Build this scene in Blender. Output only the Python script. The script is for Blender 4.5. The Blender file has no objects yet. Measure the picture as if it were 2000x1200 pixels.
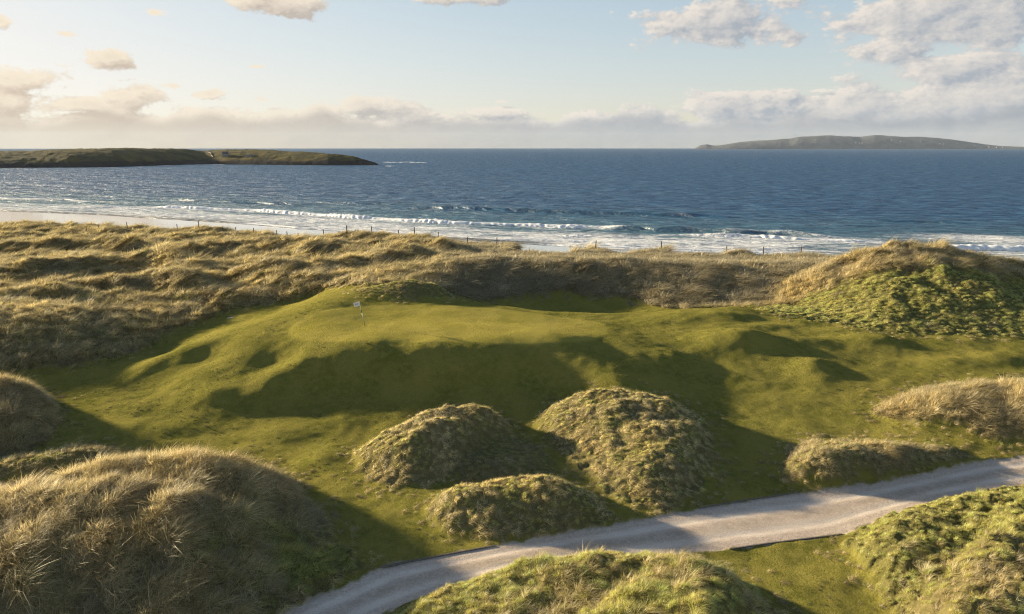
import bpy, bmesh, math, random
import numpy as np
from mathutils import Vector, Matrix

R = math.radians
rng = np.random.default_rng(7)
random.seed(7)
scene = bpy.context.scene
COL = scene.collection

# ------------------------------------------------------------------ camera
CAM_H = 28.0
PITCH = R(13.2)
FPX = 2000 * 24.0 / 36.0
cam_d = bpy.data.cameras.new('camera')
cam_d.lens = 24.0
cam_d.sensor_width = 36.0
cam_d.clip_start = 0.5
cam_d.clip_end = 60000.0
cam = bpy.data.objects.new('camera', cam_d)
cam.location = (0, 0, CAM_H)
cam.rotation_euler = (R(90) - PITCH, 0, 0)
COL.objects.link(cam)
scene.camera = cam

# ------------------------------------------------------------------ light
SUN_AZ, SUN_EL = -66.0, 11.8
SUN_DIR = Vector((math.sin(R(SUN_AZ)) * math.cos(R(SUN_EL)), math.cos(R(SUN_AZ)) * math.cos(R(SUN_EL)), math.sin(R(SUN_EL))))
sun_d = bpy.data.lights.new('sun', 'SUN')
sun_d.energy = 5.0
sun_d.angle = R(2.2)
sun_d.color = (1.0, 0.82, 0.54)
sun = bpy.data.objects.new('sun', sun_d)
sun.rotation_euler = SUN_DIR.to_track_quat('Z', 'Y').to_euler()
COL.objects.link(sun)

vs = scene.view_settings
vs.view_transform = 'Standard'
vs.look = 'None'
vs.gamma = 1.0
vs.use_curve_mapping = False
vs.exposure = 1.45
scene.cycles.use_denoising = True
scene.cycles.denoising_prefilter = 'NONE'
scene.cycles.filter_width = 1.15
scene.cycles.max_bounces = 5
scene.cycles.diffuse_bounces = 3
scene.cycles.glossy_bounces = 2
scene.cycles.transparent_max_bounces = 8
scene.cycles.volume_bounces = 0
scene.cycles.use_adaptive_sampling = True
scene.cycles.adaptive_threshold = 0.02


# ------------------------------------------------------------------ node helpers
class NT:
    def __init__(self, tree):
        self.t = tree
        self.n = tree.nodes
        self.l = tree.links

    def new(self, kind, **kw):
        nd = self.n.new(kind)
        for k, v in kw.items():
            setattr(nd, k, v)
        return nd

    def put(self, sock, v):
        if isinstance(v, bpy.types.NodeSocket):
            self.l.new(v, sock)
        elif v is not None:
            sock.default_value = v

    def math(self, op, a, b=None, c=None, clamp=False):
        nd = self.new('ShaderNodeMath', operation=op, use_clamp=clamp)
        self.put(nd.inputs[0], a)
        self.put(nd.inputs[1], b)
        self.put(nd.inputs[2], c)
        return nd.outputs[0]

    def vmath(self, op, a, b=None, out=0):
        nd = self.new('ShaderNodeVectorMath', operation=op)
        self.put(nd.inputs[0], a)
        if b is not None:
            self.put(nd.inputs[1], b)
        return nd.outputs[out]

    def noise(self, vec, scale, detail=4.0, rough=0.5, dist=0.0, dims='3D', color=False):
        nd = self.new('ShaderNodeTexNoise', noise_dimensions=dims)
        if vec is not None:
            self.l.new(vec, nd.inputs['Vector'])
        nd.inputs['Scale'].default_value = scale
        nd.inputs['Detail'].default_value = detail
        nd.inputs['Roughness'].default_value = rough
        nd.inputs['Distortion'].default_value = dist
        return nd.outputs[1 if color else 0]

    def smooth(self, v, a, b, lo=0.0, hi=1.0):
        nd = self.new('ShaderNodeMapRange', interpolation_type='SMOOTHSTEP')
        self.put(nd.inputs[0], v)
        for i, x in enumerate((a, b, lo, hi)):
            self.put(nd.inputs[i + 1], x)
        return nd.outputs[0]

    def lin(self, v, a, b, lo=0.0, hi=1.0):
        nd = self.new('ShaderNodeMapRange')
        self.put(nd.inputs[0], v)
        for i, x in enumerate((a, b, lo, hi)):
            self.put(nd.inputs[i + 1], x)
        return nd.outputs[0]

    def mix(self, f, a, b, blend='MIX'):
        nd = self.new('ShaderNodeMix', data_type='RGBA', blend_type=blend)
        self.put(nd.inputs[0], f)
        for s, v in ((nd.inputs[6], a), (nd.inputs[7], b)):
            self.put(s, (*v, 1) if isinstance(v, tuple) and len(v) == 3 else v)
        return nd.outputs[2]

    def attr(self, name, out='Fac', kind='GEOMETRY'):
        nd = self.new('ShaderNodeAttribute', attribute_name=name, attribute_type=kind)
        return nd.outputs[out]

    def mapping(self, vec, scale=(1, 1, 1), rot=(0, 0, 0), loc=(0, 0, 0)):
        nd = self.new('ShaderNodeMapping')
        self.l.new(vec, nd.inputs[0])
        nd.inputs['Scale'].default_value = scale
        nd.inputs['Rotation'].default_value = rot
        nd.inputs['Location'].default_value = loc
        return nd.outputs[0]

    def bump(self, h, strength, dist, normal=None):
        nd = self.new('ShaderNodeBump')
        self.l.new(h, nd.inputs['Height'])
        nd.inputs['Strength'].default_value = strength
        nd.inputs['Distance'].default_value = dist
        if normal is not None:
            self.l.new(normal, nd.inputs['Normal'])
        return nd.outputs[0]


def material(name):
    m = bpy.data.materials.new(name)
    m.use_nodes = True
    m.node_tree.nodes.clear()
    t = NT(m.node_tree)
    out = t.new('ShaderNodeOutputMaterial')
    return m, t, out


def principled(t, out, color, rough=0.8, spec=0.3, normal=None):
    p = t.new('ShaderNodeBsdfPrincipled')
    t.put(p.inputs['Base Color'], (*color, 1) if isinstance(color, tuple) else color)
    t.put(p.inputs['Roughness'], rough)
    t.put(p.inputs['Specular IOR Level'], spec)
    if normal is not None:
        t.l.new(normal, p.inputs['Normal'])
    t.l.new(p.outputs[0], out.inputs['Surface'])
    return p


# ------------------------------------------------------------------ picture ray -> place
CP, SP = math.cos(PITCH), math.sin(PITCH)


def ray(px, py):
    cx, cy = (px - 1000) / FPX, (600 - py) / FPX
    return np.array([cx, CP + cy * SP, -SP + cy * CP])


def az_el(px, py):
    d = ray(px, py)
    return math.degrees(math.atan2(d[0], d[1])), math.degrees(math.atan2(d[2], math.hypot(d[0], d[1])))


def at_z(px, py, z):
    d = ray(px, py)
    k = (z - CAM_H) / d[2]
    return (d[0] * k, d[1] * k, z)


def at_y(px, py, y):
    d = ray(px, py)
    k = y / d[1]
    return (d[0] * k, y, CAM_H + d[2] * k)


def at_yz(px, y, z):
    return ((px - 1000) / FPX * (y * CP + (CAM_H - z) * SP), y, z)


# ------------------------------------------------------------------ sky
world = bpy.data.worlds.new('World')
scene.world = world
world.use_nodes = True
world.node_tree.nodes.clear()
world.cycles.sampling_method = 'MANUAL'
world.cycles.sample_map_resolution = 256
w = NT(world.node_tree)


def cloud_group():
    g = bpy.data.node_groups.new('cloud_density', 'ShaderNodeTree')
    g.interface.new_socket('P', in_out='INPUT', socket_type='NodeSocketVector')
    g.interface.new_socket('Density', in_out='OUTPUT', socket_type='NodeSocketFloat')
    g.interface.new_socket('Bank', in_out='OUTPUT', socket_type='NodeSocketFloat')
    t = NT(g)
    gi, go = t.new('NodeGroupInput'), t.new('NodeGroupOutput')
    P = gi.outputs[0]
    n = t.noise(t.mapping(P, (0.55, 1.0, 1)), 0.62, 6, 0.52, 0.25)
    n2 = t.math('SUBTRACT', n, 0.5)
    fine = t.math('SUBTRACT', t.noise(t.mapping(P, (1, 1.5, 1), loc=(31, 7, 2)), 2.6, 4, 0.55), 0.5)
    # single cumulus clouds, by direction (degrees azimuth, elevation)
    blobs = [(225, 112, 46, 24, .9), (50, 158, 80, 28, .85), (15, 200, 90, 34, .85), (255, 193, 60, 34, .9), (160, 205, 70, 22, .8),
             (412, 184, 42, 16, .8), (335, 168, 30, 9, .7), (512, 195, 34, 10, .7), (540, 8, 90, 26, 1.0), (500, 130, 40, 6, .55),
             (900, -4, 130, 18, .8), (300, 24, 26, 10, .55), (0, 40, 30, 20, .6), (130, 66, 40, 10, .5),
             (1400, 44, 150, 44, 1.05), (1330, 50, 60, 26, .8), (1545, 70, 50, 22, .8), (1640, 46, 38, 14, .62), (1850, 30, 160, 60, 1.15), (1960, -5, 140, 50, 1.1),
             (1745, 92, 90, 28, .9), (1870, 140, 120, 36, 1.0), (1930, 205, 150, 55, 1.35), (1990, 175, 80, 50, .8), (1605, 177, 60, 7, .7),
             (1395, 207, 60, 26, 1.2), (1480, 212, 130, 26, 1.2), (1680, 212, 80, 38, 1.25), (1760, 232, 190, 36, 1.25), (730, 210, 80, 20, 1.15), (960, 222, 90, 14, 1.0), (980, 198, 30, 8, .6)]
    best = None
    for (x, y, rx, ry, s) in blobs:
        a, e = az_el(x, y)
        sub = t.vmath('SUBTRACT', P, (a, e, 0))
        sc = t.vmath('MULTIPLY', sub, (FPX / rx * R(1), FPX / ry * R(1), 0))
        ln = t.vmath('LENGTH', sc, out=1)
        v = t.math('MULTIPLY_ADD', ln, -0.55 , s * .55)
        best = v if best is None else t.math('MAXIMUM', best, v)
    # the long bank on the horizon, all the way round
    sep = t.new('ShaderNodeSeparateXYZ')
    t.l.new(P, sep.inputs[0])
    top = t.noise(t.mapping(P, (0.16, 0, 0)), 1.0, 2, 0.5)
    top = t.lin(top, 0.25, 0.75, 1.9, 3.8)
    bank = t.math('MULTIPLY', t.math('SUBTRACT', top, sep.outputs[1]), 0.40)
    # scattered fair weather clouds away from the horizon elsewhere
    sp = t.noise(t.mapping(P, (0.045, 0.09, 1), loc=(3.3, 0, 0)), 1.0, 2, 0.5)
    away = t.math('MAXIMUM', t.smooth(t.math('ABSOLUTE', sep.outputs[0]), 40, 52), t.smooth(sep.outputs[1], 14, 20))
    sp = t.math('MULTIPLY_ADD', t.math('SUBTRACT', sp, 0.62), 2.2, -0.02)
    sp = t.math('SUBTRACT', sp, t.math('MULTIPLY', t.math('SUBTRACT', 1.0, away), 0.8))
    sh = t.math('MAXIMUM', t.math('MAXIMUM', best, t.math('MINIMUM', bank, 0.75)), sp)
    d = t.math('ADD', sh, t.math('MULTIPLY_ADD', n2, 1.15, t.math('MULTIPLY', fine, 0.34)))
    t.l.new(d, go.inputs[0])
    t.l.new(bank, go.inputs[1])
    return g


def build_sky():
    out = w.new('ShaderNodeOutputWorld')
    bg = w.new('ShaderNodeBackground')
    sky = w.new('ShaderNodeTexSky', sky_type='NISHITA')
    sky.sun_disc = False
    sky.sun_elevation = R(SUN_EL)
    sky.sun_rotation = R(SUN_AZ)
    sky.altitude = 10
    sky.air_density = 1.0
    sky.dust_density = 0.7
    sky.ozone_density = 2.5
    tc = w.new('ShaderNodeTexCoord')
    D = tc.outputs['Generated']
    s = w.new('ShaderNodeSeparateXYZ')
    w.l.new(D, s.inputs[0])
    az = w.math('MULTIPLY', w.math('ARCTAN2', s.outputs[0], s.outputs[1]), 180 / math.pi)
    el = w.math('MULTIPLY', w.math('ARCSINE', s.outputs[2]), 180 / math.pi)
    c = w.new('ShaderNodeCombineXYZ')
    w.l.new(az, c.inputs[0])
    w.l.new(el, c.inputs[1])
    P = c.outputs[0]
    g = cloud_group()
    a = w.new('ShaderNodeGroup', node_tree=g)
    w.l.new(P, a.inputs[0])
    b = w.new('ShaderNodeGroup', node_tree=g)
    to_sun = w.vmath('NORMALIZE', w.vmath('SUBTRACT', (SUN_AZ + 14, SUN_EL + 22, 0), P))
    off = w.new('ShaderNodeVectorMath', operation='SCALE')
    w.l.new(to_sun, off.inputs[0])
    off.inputs[3].default_value = 0.75
    w.l.new(w.vmath('ADD', P, off.outputs[0]), b.inputs[0])
    dens = a.outputs[0]
    alpha = w.smooth(dens, 0.0, 0.19)
    lit = w.math('MULTIPLY_ADD', w.math('SUBTRACT', dens, b.outputs[0]), 2.3, 0.48, clamp=True)
    thick = w.smooth(dens, 0.15, 0.75)
    lit = w.math('MULTIPLY', lit, w.lin(thick, 0, 1, 1.0, 0.62))
    body = w.smooth(a.outputs[1], .12, .5)
    lit = w.math('MULTIPLY', lit, w.lin(body, 0, 1, 1.0, .30))
    # warmth falls off away from the sun
    cosun = w.vmath('DOT_PRODUCT', D, tuple(SUN_DIR), out=1)
    warm = w.smooth(cosun, 0.25, 0.95)
    lit_c = w.mix(warm, (6.2, 5.7, 5.1), (6.9, 6.0, 4.7))
    shade_c = w.mix(warm, (2.9, 3.2, 3.6), (4.7, 3.8, 2.9))
    shade_c = w.mix(body, shade_c, w.mix(warm, (2.55, 2.8, 3.15), (4.3, 3.45, 2.65)))
    cloud = w.mix(lit, shade_c, lit_c)
    low = w.smooth(el, 0.0, 1.8, 0.80, 1.0)
    alpha = w.math('MULTIPLY', alpha, low)
    # thin high veil: the clear sky is pale and even, with a soft shoulder towards the sun
    sep = w.new('ShaderNodeSeparateColor')
    w.l.new(sky.outputs[0], sep.inputs[0])
    com = w.new('ShaderNodeCombineColor')
    for i, (k, cap) in enumerate(((3.6, .845), (3.2, .83), (3.25, .805))):
        e = w.math('EXPONENT', w.math('MULTIPLY', sep.outputs[i], -k * .1177))
        w.l.new(w.math('MULTIPLY', w.math('SUBTRACT', 1.0, e), cap / .1177), com.inputs[i])
    clear = w.mix(w.smooth(el, 13, 50), com.outputs[0], sky.outputs[0])
    # round the sun itself the sky keeps its full brightness
    clear = w.mix(w.smooth(cosun, .885, .985), clear, sky.outputs[0])
    col = w.mix(alpha, clear, cloud)
    w.l.new(col, bg.inputs[0])
    bg.inputs[1].default_value = 0.05
    w.l.new(bg.outputs[0], out.inputs[0])


build_sky()


# ------------------------------------------------------------------ noise in numpy
_perm = rng.permutation(512)
_perm = np.concatenate([_perm, _perm])
_gx = np.cos(np.arange(512) * 2.399963)
_gy = np.sin(np.arange(512) * 2.399963)


def perlin(x, y):
    xi, yi = np.floor(x).astype(int), np.floor(y).astype(int)
    xf, yf = x - xi, y - yi
    u, v = xf * xf * xf * (xf * (xf * 6 - 15) + 10), yf * yf * yf * (yf * (yf * 6 - 15) + 10)

    def g(ix, iy, fx, fy):
        h = _perm[(_perm[ix & 511] + iy) & 511]
        return _gx[h] * fx + _gy[h] * fy
    a = g(xi, yi, xf, yf)
    b = g(xi + 1, yi, xf - 1, yf)
    c = g(xi, yi + 1, xf, yf - 1)
    d = g(xi + 1, yi + 1, xf - 1, yf - 1)
    return (a + u * (b - a)) * (1 - v) + (c + u * (d - c)) * v


def fbm(x, y, octv=4, gain=0.5):
    s, amp = 0, 1.0
    for i in range(octv):
        s = s + amp * perlin(x * 2 ** i + 17.3 * i, y * 2 ** i + 5.7 * i)
        amp *= gain
    return s


def sstep(v, a, b):
    t = np.clip((v - a) / (b - a), 0, 1)
    return t * t * (3 - 2 * t)


# ------------------------------------------------------------------ lie of the land: control points
Z, Y, V = 'z', 'y', 'v'
CTRL = [
    # low fairway in front of the green
    (150, 790, Z, 9.9), (250, 830, Z, 9.7), (400, 830, Z, 9.55), (300, 770, Z, 10.1), (200, 740, Z, 10.2), (550, 860, Z, 9.3), (650, 950, Z, 9.15),
    (720, 1020, Z, 9.1), (800, 1060, Z, 9.0), (700, 830, Z, 9.4), (850, 830, Z, 9.4), (1000, 830, Z, 9.4), (1110, 790, Z, 10.1),
    (1000, 860, Z, 9.35), (1060, 910, Z, 9.5), (1450, 900, Z, 9.4), (1480, 950, Z, 9.2), (1420, 970, Z, 9.15), (1550, 840, Z, 9.7), (1650, 830, Z, 9.8),
    (1600, 780, Z, 10.3), (1400, 800, Z, 10.0), (1250, 735, Z, 11.4), (620, 870, Z, 9.2), (1300, 830, Z, 9.8), (850, 900, Z, 9.3), (1250, 930, Z, 9.4),
    # the green
    (600, 664, Z, 13.15), (700, 645, Z, 13.3), (800, 660, Z, 13.2), (900, 664, Z, 13.15), (1000, 668, Z, 13.05), (1100, 674, Z, 12.9), (700, 605, Z, 13.6), (800, 605, Z, 13.45),
    (900, 612, Z, 13.3), (1000, 625, Z, 13.0), (1100, 635, Z, 12.8), (1185, 655, Z, 12.6), (1200, 632, Z, 12.6), (560, 645, Z, 13.2), (600, 610, Z, 13.7), (540, 626, Z, 13.35),
    (650, 585, Z, 14.0), (700, 572, Z, 14.15), (900, 592, Z, 13.5), (1000, 600, Z, 13.2), (1090, 613, Z, 12.85), (1195, 690, Z, 12.2), (1205, 720, Z, 11.8), (1210, 755, Z, 11.2),
    # front brow and face of the green
    (640, 672, Z, 13.0), (800, 675, Z, 13.0), (950, 680, Z, 12.85), (1090, 690, Z, 12.5), (660, 702, Z, 12.40), (660, 745, Z, 11.00), (660, 795, Z, 9.95), (730, 702, Z, 12.40), (730, 745, Z, 11.00), (730, 795, Z, 9.95), (800, 702, Z, 12.40), (800, 745, Z, 11.00), (800, 795, Z, 9.95), (880, 702, Z, 12.40), (880, 745, Z, 11.00), (880, 795, Z, 9.95), (960, 702, Z, 12.30), (960, 745, Z, 10.95), (960, 795, Z, 9.95), (1040, 702, Z, 12.20), (1040, 745, Z, 10.90), (1040, 795, Z, 9.95), 
    # left shoulder
    (480, 657, Z, 12.85), (405, 670, Z, 12.3), (350, 685, Z, 11.8), (330, 715, Z, 10.9), (410, 728, Z, 11.2), (500, 728, Z, 11.35), (515, 762, Z, 10.8), (590, 716, Z, 11.95), (595, 745, Z, 11.0), (590, 795, Z, 9.85), (450, 770, Z, 10.45), (520, 800, Z, 9.85),
    # swale to the left of the green
    (450, 632, Z, 11.0), (380, 655, Z, 10.8), (540, 600, Z, 11.6), (320, 690, Z, 10.5), (610, 578, Z, 12.4), (640, 563, Z, 13.2),
    # dune front ridge on the left and the dunes behind
    (640, 549, Y, 76), (560, 560, Y, 75), (450, 573, Y, 74), (340, 588, Y, 72), (220, 604, Y, 67), (100, 625, Y, 60), (0, 642, Y, 57), (-200, 660, Y, 54),
    (500, 535, Y, 88), (300, 560, Y, 80), (150, 575, Y, 75), (0, 590, Y, 70), (300, 525, Y, 93), (100, 525, Y, 93), (-100, 540, Y, 88), (700, 522, Y, 88), (800, 527, Y, 82),
    (300, 485, Y, 118), (500, 490, Y, 112), (650, 492, Y, 108), (100, 465, Y, 134), (0, 480, Y, 124), (-200, 480, Y, 124), (820, 497, Y, 98),
    (150, 700, Z, 10.9), (0, 700, Z, 11.4), (0, 738, Z, 10.5), (100, 735, Z, 10.3), (250, 695, Z, 10.6), (-200, 720, Z, 11.0),
    # seaward dune crest
    (-200, 443, Y, 165), (0, 446, Y, 155), (100, 446, Y, 150), (190, 447, Y, 147), (250, 453, Y, 143), (450, 461, Y, 134), (600, 472, Y, 126), (720, 467, Y, 121), (850, 479, Y, 115), (1000, 484, Y, 110),
    (1150, 490, Y, 107), (1300, 493, Y, 104), (1450, 499, Y, 101), (1560, 506, Y, 97), (1700, 515, Y, 96), (2000, 530, Y, 96), (2300, 540, Y, 96),
    # steep grey face behind the green, its brow and foot
    (880, 516, Y, 79.5), (960, 515, Y, 80.5), (960, 510, Y, 87), (960, 501, Y, 96), (1100, 517, Y, 80.5), (1100, 512, Y, 87), (1100, 503, Y, 96), (1200, 519, Y, 80.5), (1200, 514, Y, 87), (1200, 505, Y, 96), (1300, 520, Y, 80.5), (1300, 515, Y, 87), (1300, 506, Y, 96), (1400, 523, Y, 80.5), (1400, 518, Y, 87), (1400, 509, Y, 96), (1480, 525, Y, 80.5), (1480, 520, Y, 87), (1480, 511, Y, 96), (1550, 518, Y, 83), (1650, 520, Y, 83),
    (930, 575, Y, 73.5), (1000, 578, Y, 74), (1080, 573, Y, 75.5), (1150, 573, Y, 76), (1230, 582, Y, 74.5), (1300, 600, Y, 71), (1400, 592, Y, 72), (1480, 590, Y, 72),
    (1000, 68, V, 11.6), (1120, 68, V, 11.2), (1240, 67.5, V, 11.3), (1350, 67, V, 11.6), (1450, 67, V, 12.2),
    # brow and humps right of the green
    (1200, 616, Z, 12.6), (1270, 611, Z, 12.75), (1350, 602, Z, 13.0), (1440, 599, Z, 13.0), (1300, 635, Z, 12.5), (1300, 665, Z, 12.1), (1400, 620, Z, 12.8), (1500, 628, Z, 12.5), (1600, 645, Z, 12.2),
    (1250, 690, Z, 12.1), (1350, 710, Z, 11.3), (1190, 795, Z, 10.4), (1550, 690, Z, 11.6), (1640, 690, Z, 11.6), (1700, 700, Z, 11.4), (1850, 690, Z, 11.6), (2000, 700, Z, 11.5), (1900, 740, Z, 11.0),
    (1700, 760, Z, 10.6), (2000, 738, Z, 11.1), (2200, 720, Z, 11.2), (1450, 740, Z, 10.8), (1750, 672, Z, 11.9), (1900, 668, Z, 12.0), (2100, 668, Z, 12.0), (1800, 830, Z, 10.0), (1900, 860, Z, 9.8), (2050, 870, Z, 9.8),
    # the track and the ground this side of it
    (560, 1200, Z, 9.0), (650, 1165, Z, 9.0), (900, 1100, Z, 9.0), (1200, 1060, Z, 9.0), (1450, 1030, Z, 9.05), (1700, 980, Z, 9.15), (1900, 932, Z, 9.3), (2050, 905, Z, 9.4), (2300, 860, Z, 9.6),
    (1500, 1130, Z, 8.85), (1600, 1180, Z, 8.8), (1450, 1180, Z, 8.8), (1000, 1180, Z, 9.0), (2000, 1000, Z, 9.2), (2000, 1150, Z, 9.0), (1300, 1300, Z, 8.8), (700, 1350, Z, 8.9), (1700, 1350, Z, 8.8), (2300, 1100, Z, 9.2),
    (100, 1100, Z, 9.2), (400, 1100, Z, 9.1), (300, 950, Z, 9.3), (50, 945, Z, 9.3), (100, 880, Z, 9.6), (-200, 900, Z, 9.6), (-300, 1100, Z, 9.3), (100, 1400, Z, 9.0), (-300, 800, Z, 10.2), (1000, 1500, Z, 8.8), (2300, 1400, Z, 9.0), (-300, 1400, Z, 9.1),
    (2300, 40, V, 10.2), (2400, 75, V, 12.5),
]
cp = []
for (a, b, k, v) in CTRL:
    cp.append(at_z(a, b, v) if k == Z else at_y(a, b, v) if k == Y else at_yz(a, b, v))
cp = np.array(cp)


def tps(r2):
    return np.where(r2 > 0, r2 * np.log(np.maximum(r2, 1e-9)), 0)


def fit_rbf(pts, lam=0.6):
    xy = pts[:, :2] / 10.0
    n = len(xy)
    d2 = ((xy[:, None] - xy[None]) ** 2).sum(-1)
    A = np.zeros((n + 3, n + 3))
    A[:n, :n] = tps(d2) + np.eye(n) * lam * 0.02
    A[:n, n] = 1
    A[:n, n + 1:] = xy
    A[n, :n] = 1
    A[n + 1:, :n] = xy.T
    b = np.zeros(n + 3)
    b[:n] = pts[:, 2]
    return xy, np.linalg.solve(A, b)


_rxy, _rw = fit_rbf(cp)


def rbf(x, y):
    sh = np.shape(x)
    q = np.stack([np.ravel(x), np.ravel(y)], 1) / 10.0
    out = np.empty(len(q))
    n = len(_rxy)
    for i in range(0, len(q), 20000):
        s = q[i:i + 20000]
        d2 = (s[:, :1] - _rxy[:, 0][None]) ** 2 + (s[:, 1:] - _rxy[:, 1][None]) ** 2
        out[i:i + 20000] = tps(d2) @ _rw[:n] + _rw[n] + s @ _rw[n + 1:]
    return out.reshape(sh)


# shore coordinates: t along the beach (to the right), s out to sea
UA = np.array([0.957, -0.29])
UN = np.array([0.29, 0.957])


def ts(x, y):
    return x * UA[0] + y * UA[1], x * UN[0] + y * UN[1]


def line_ts(pts, z):
    q = np.array([at_z(a, b, z)[:2] for a, b in pts])
    t, s = ts(q[:, 0], q[:, 1])
    o = np.argsort(t)
    return t[o], s[o]


SHORE_T, SHORE_S = line_ts([(-300, 400), (0, 413), (200, 421), (400, 434), (500, 440), (700, 455), (850, 467), (1000, 476), (1200, 488), (1500, 502), (2000, 525)], 0.0)
_cr = np.array([at_y(a, b, v)[:2] for (a, b, k, v) in CTRL if k == Y and b < 545 and v >= 95 and not (v in (98, 108, 112, 118, 124, 134) and b not in (461,))])
_ct, _cs = ts(_cr[:, 0], _cr[:, 1])
_o = np.argsort(_ct)
CREST_T, CREST_S = _ct[_o], _cs[_o]


def shore_dist(x, y):
    t, s = ts(x, y)
    ss = np.interp(t, SHORE_T, SHORE_S)
    return t, s - ss


def base_z(x, y):
    z = rbf(x, np.minimum(y, 175.0))
    t, s = ts(x, y)
    sc = np.interp(t, CREST_T, CREST_S)
    _, sd = shore_dist(x, y)
    beach = -sd * 0.035
    beach = np.where(sd > 0, -sd * 0.03, beach)
    wgt = sstep(s - sc, 2.0, 17.0)
    z = np.where(s - sc > -1, np.minimum(z, 15.5), z)
    return z * (1 - wgt) + beach * wgt


def ground_hits(pix, f):
    out = []
    ys = np.concatenate([np.arange(12, 60, 0.15), np.arange(60, 180, 0.3)])
    for (px, py) in pix:
        d = ray(px, py)
        k = ys / d[1]
        x, z = d[0] * k, CAM_H + d[2] * k
        g = f(x, ys)
        below = np.nonzero(z <= g)[0]
        if len(below) == 0:
            out.append(at_z(px, py, 9.0)[:2])
            continue
        i = below[0]
        if i == 0:
            out.append((x[0], ys[0]))
            continue
        a, b = z[i - 1] - g[i - 1], z[i] - g[i]
        u = a / (a - b)
        out.append((x[i - 1] + u * (x[i] - x[i - 1]), ys[i - 1] + u * (ys[i] - ys[i - 1])))
    return np.array(out)


def seg_dist(x, y, pts, closed, vals=None):
    best = np.full(x.shape, 1e9)
    val = np.zeros(x.shape)
    n = len(pts)
    for i in range(n if closed else n - 1):
        a, b = pts[i], pts[(i + 1) % n]
        d = b - a
        L2 = max(float(d @ d), 1e-9)
        u = np.clip(((x - a[0]) * d[0] + (y - a[1]) * d[1]) / L2, 0, 1)
        q = np.hypot(x - a[0] - u * d[0], y - a[1] - u * d[1])
        m = q < best
        best = np.where(m, q, best)
        if vals is not None:
            val = np.where(m, vals[i] + u * (vals[(i + 1) % n] - vals[i]), val)
    return best, val


def inside(x, y, pts):
    r = np.zeros(x.shape, bool)
    n = len(pts)
    for i in range(n):
        (x1, y1), (x2, y2) = pts[i], pts[(i + 1) % n]
        if abs(y1 - y2) < 1e-9:
            continue
        c = ((y1 > y) != (y2 > y)) & (x < (x2 - x1) * (y - y1) / (y2 - y1) + x1)
        r ^= c
    return r


def smooth_poly(p, n=2):
    p = np.asarray(p, float)
    for _ in range(n):
        q = np.roll(p, -1, 0)
        p = np.stack([p * 0.75 + q * 0.25, p * 0.25 + q * 0.75], 1).reshape(-1, 2)
    return p


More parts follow.
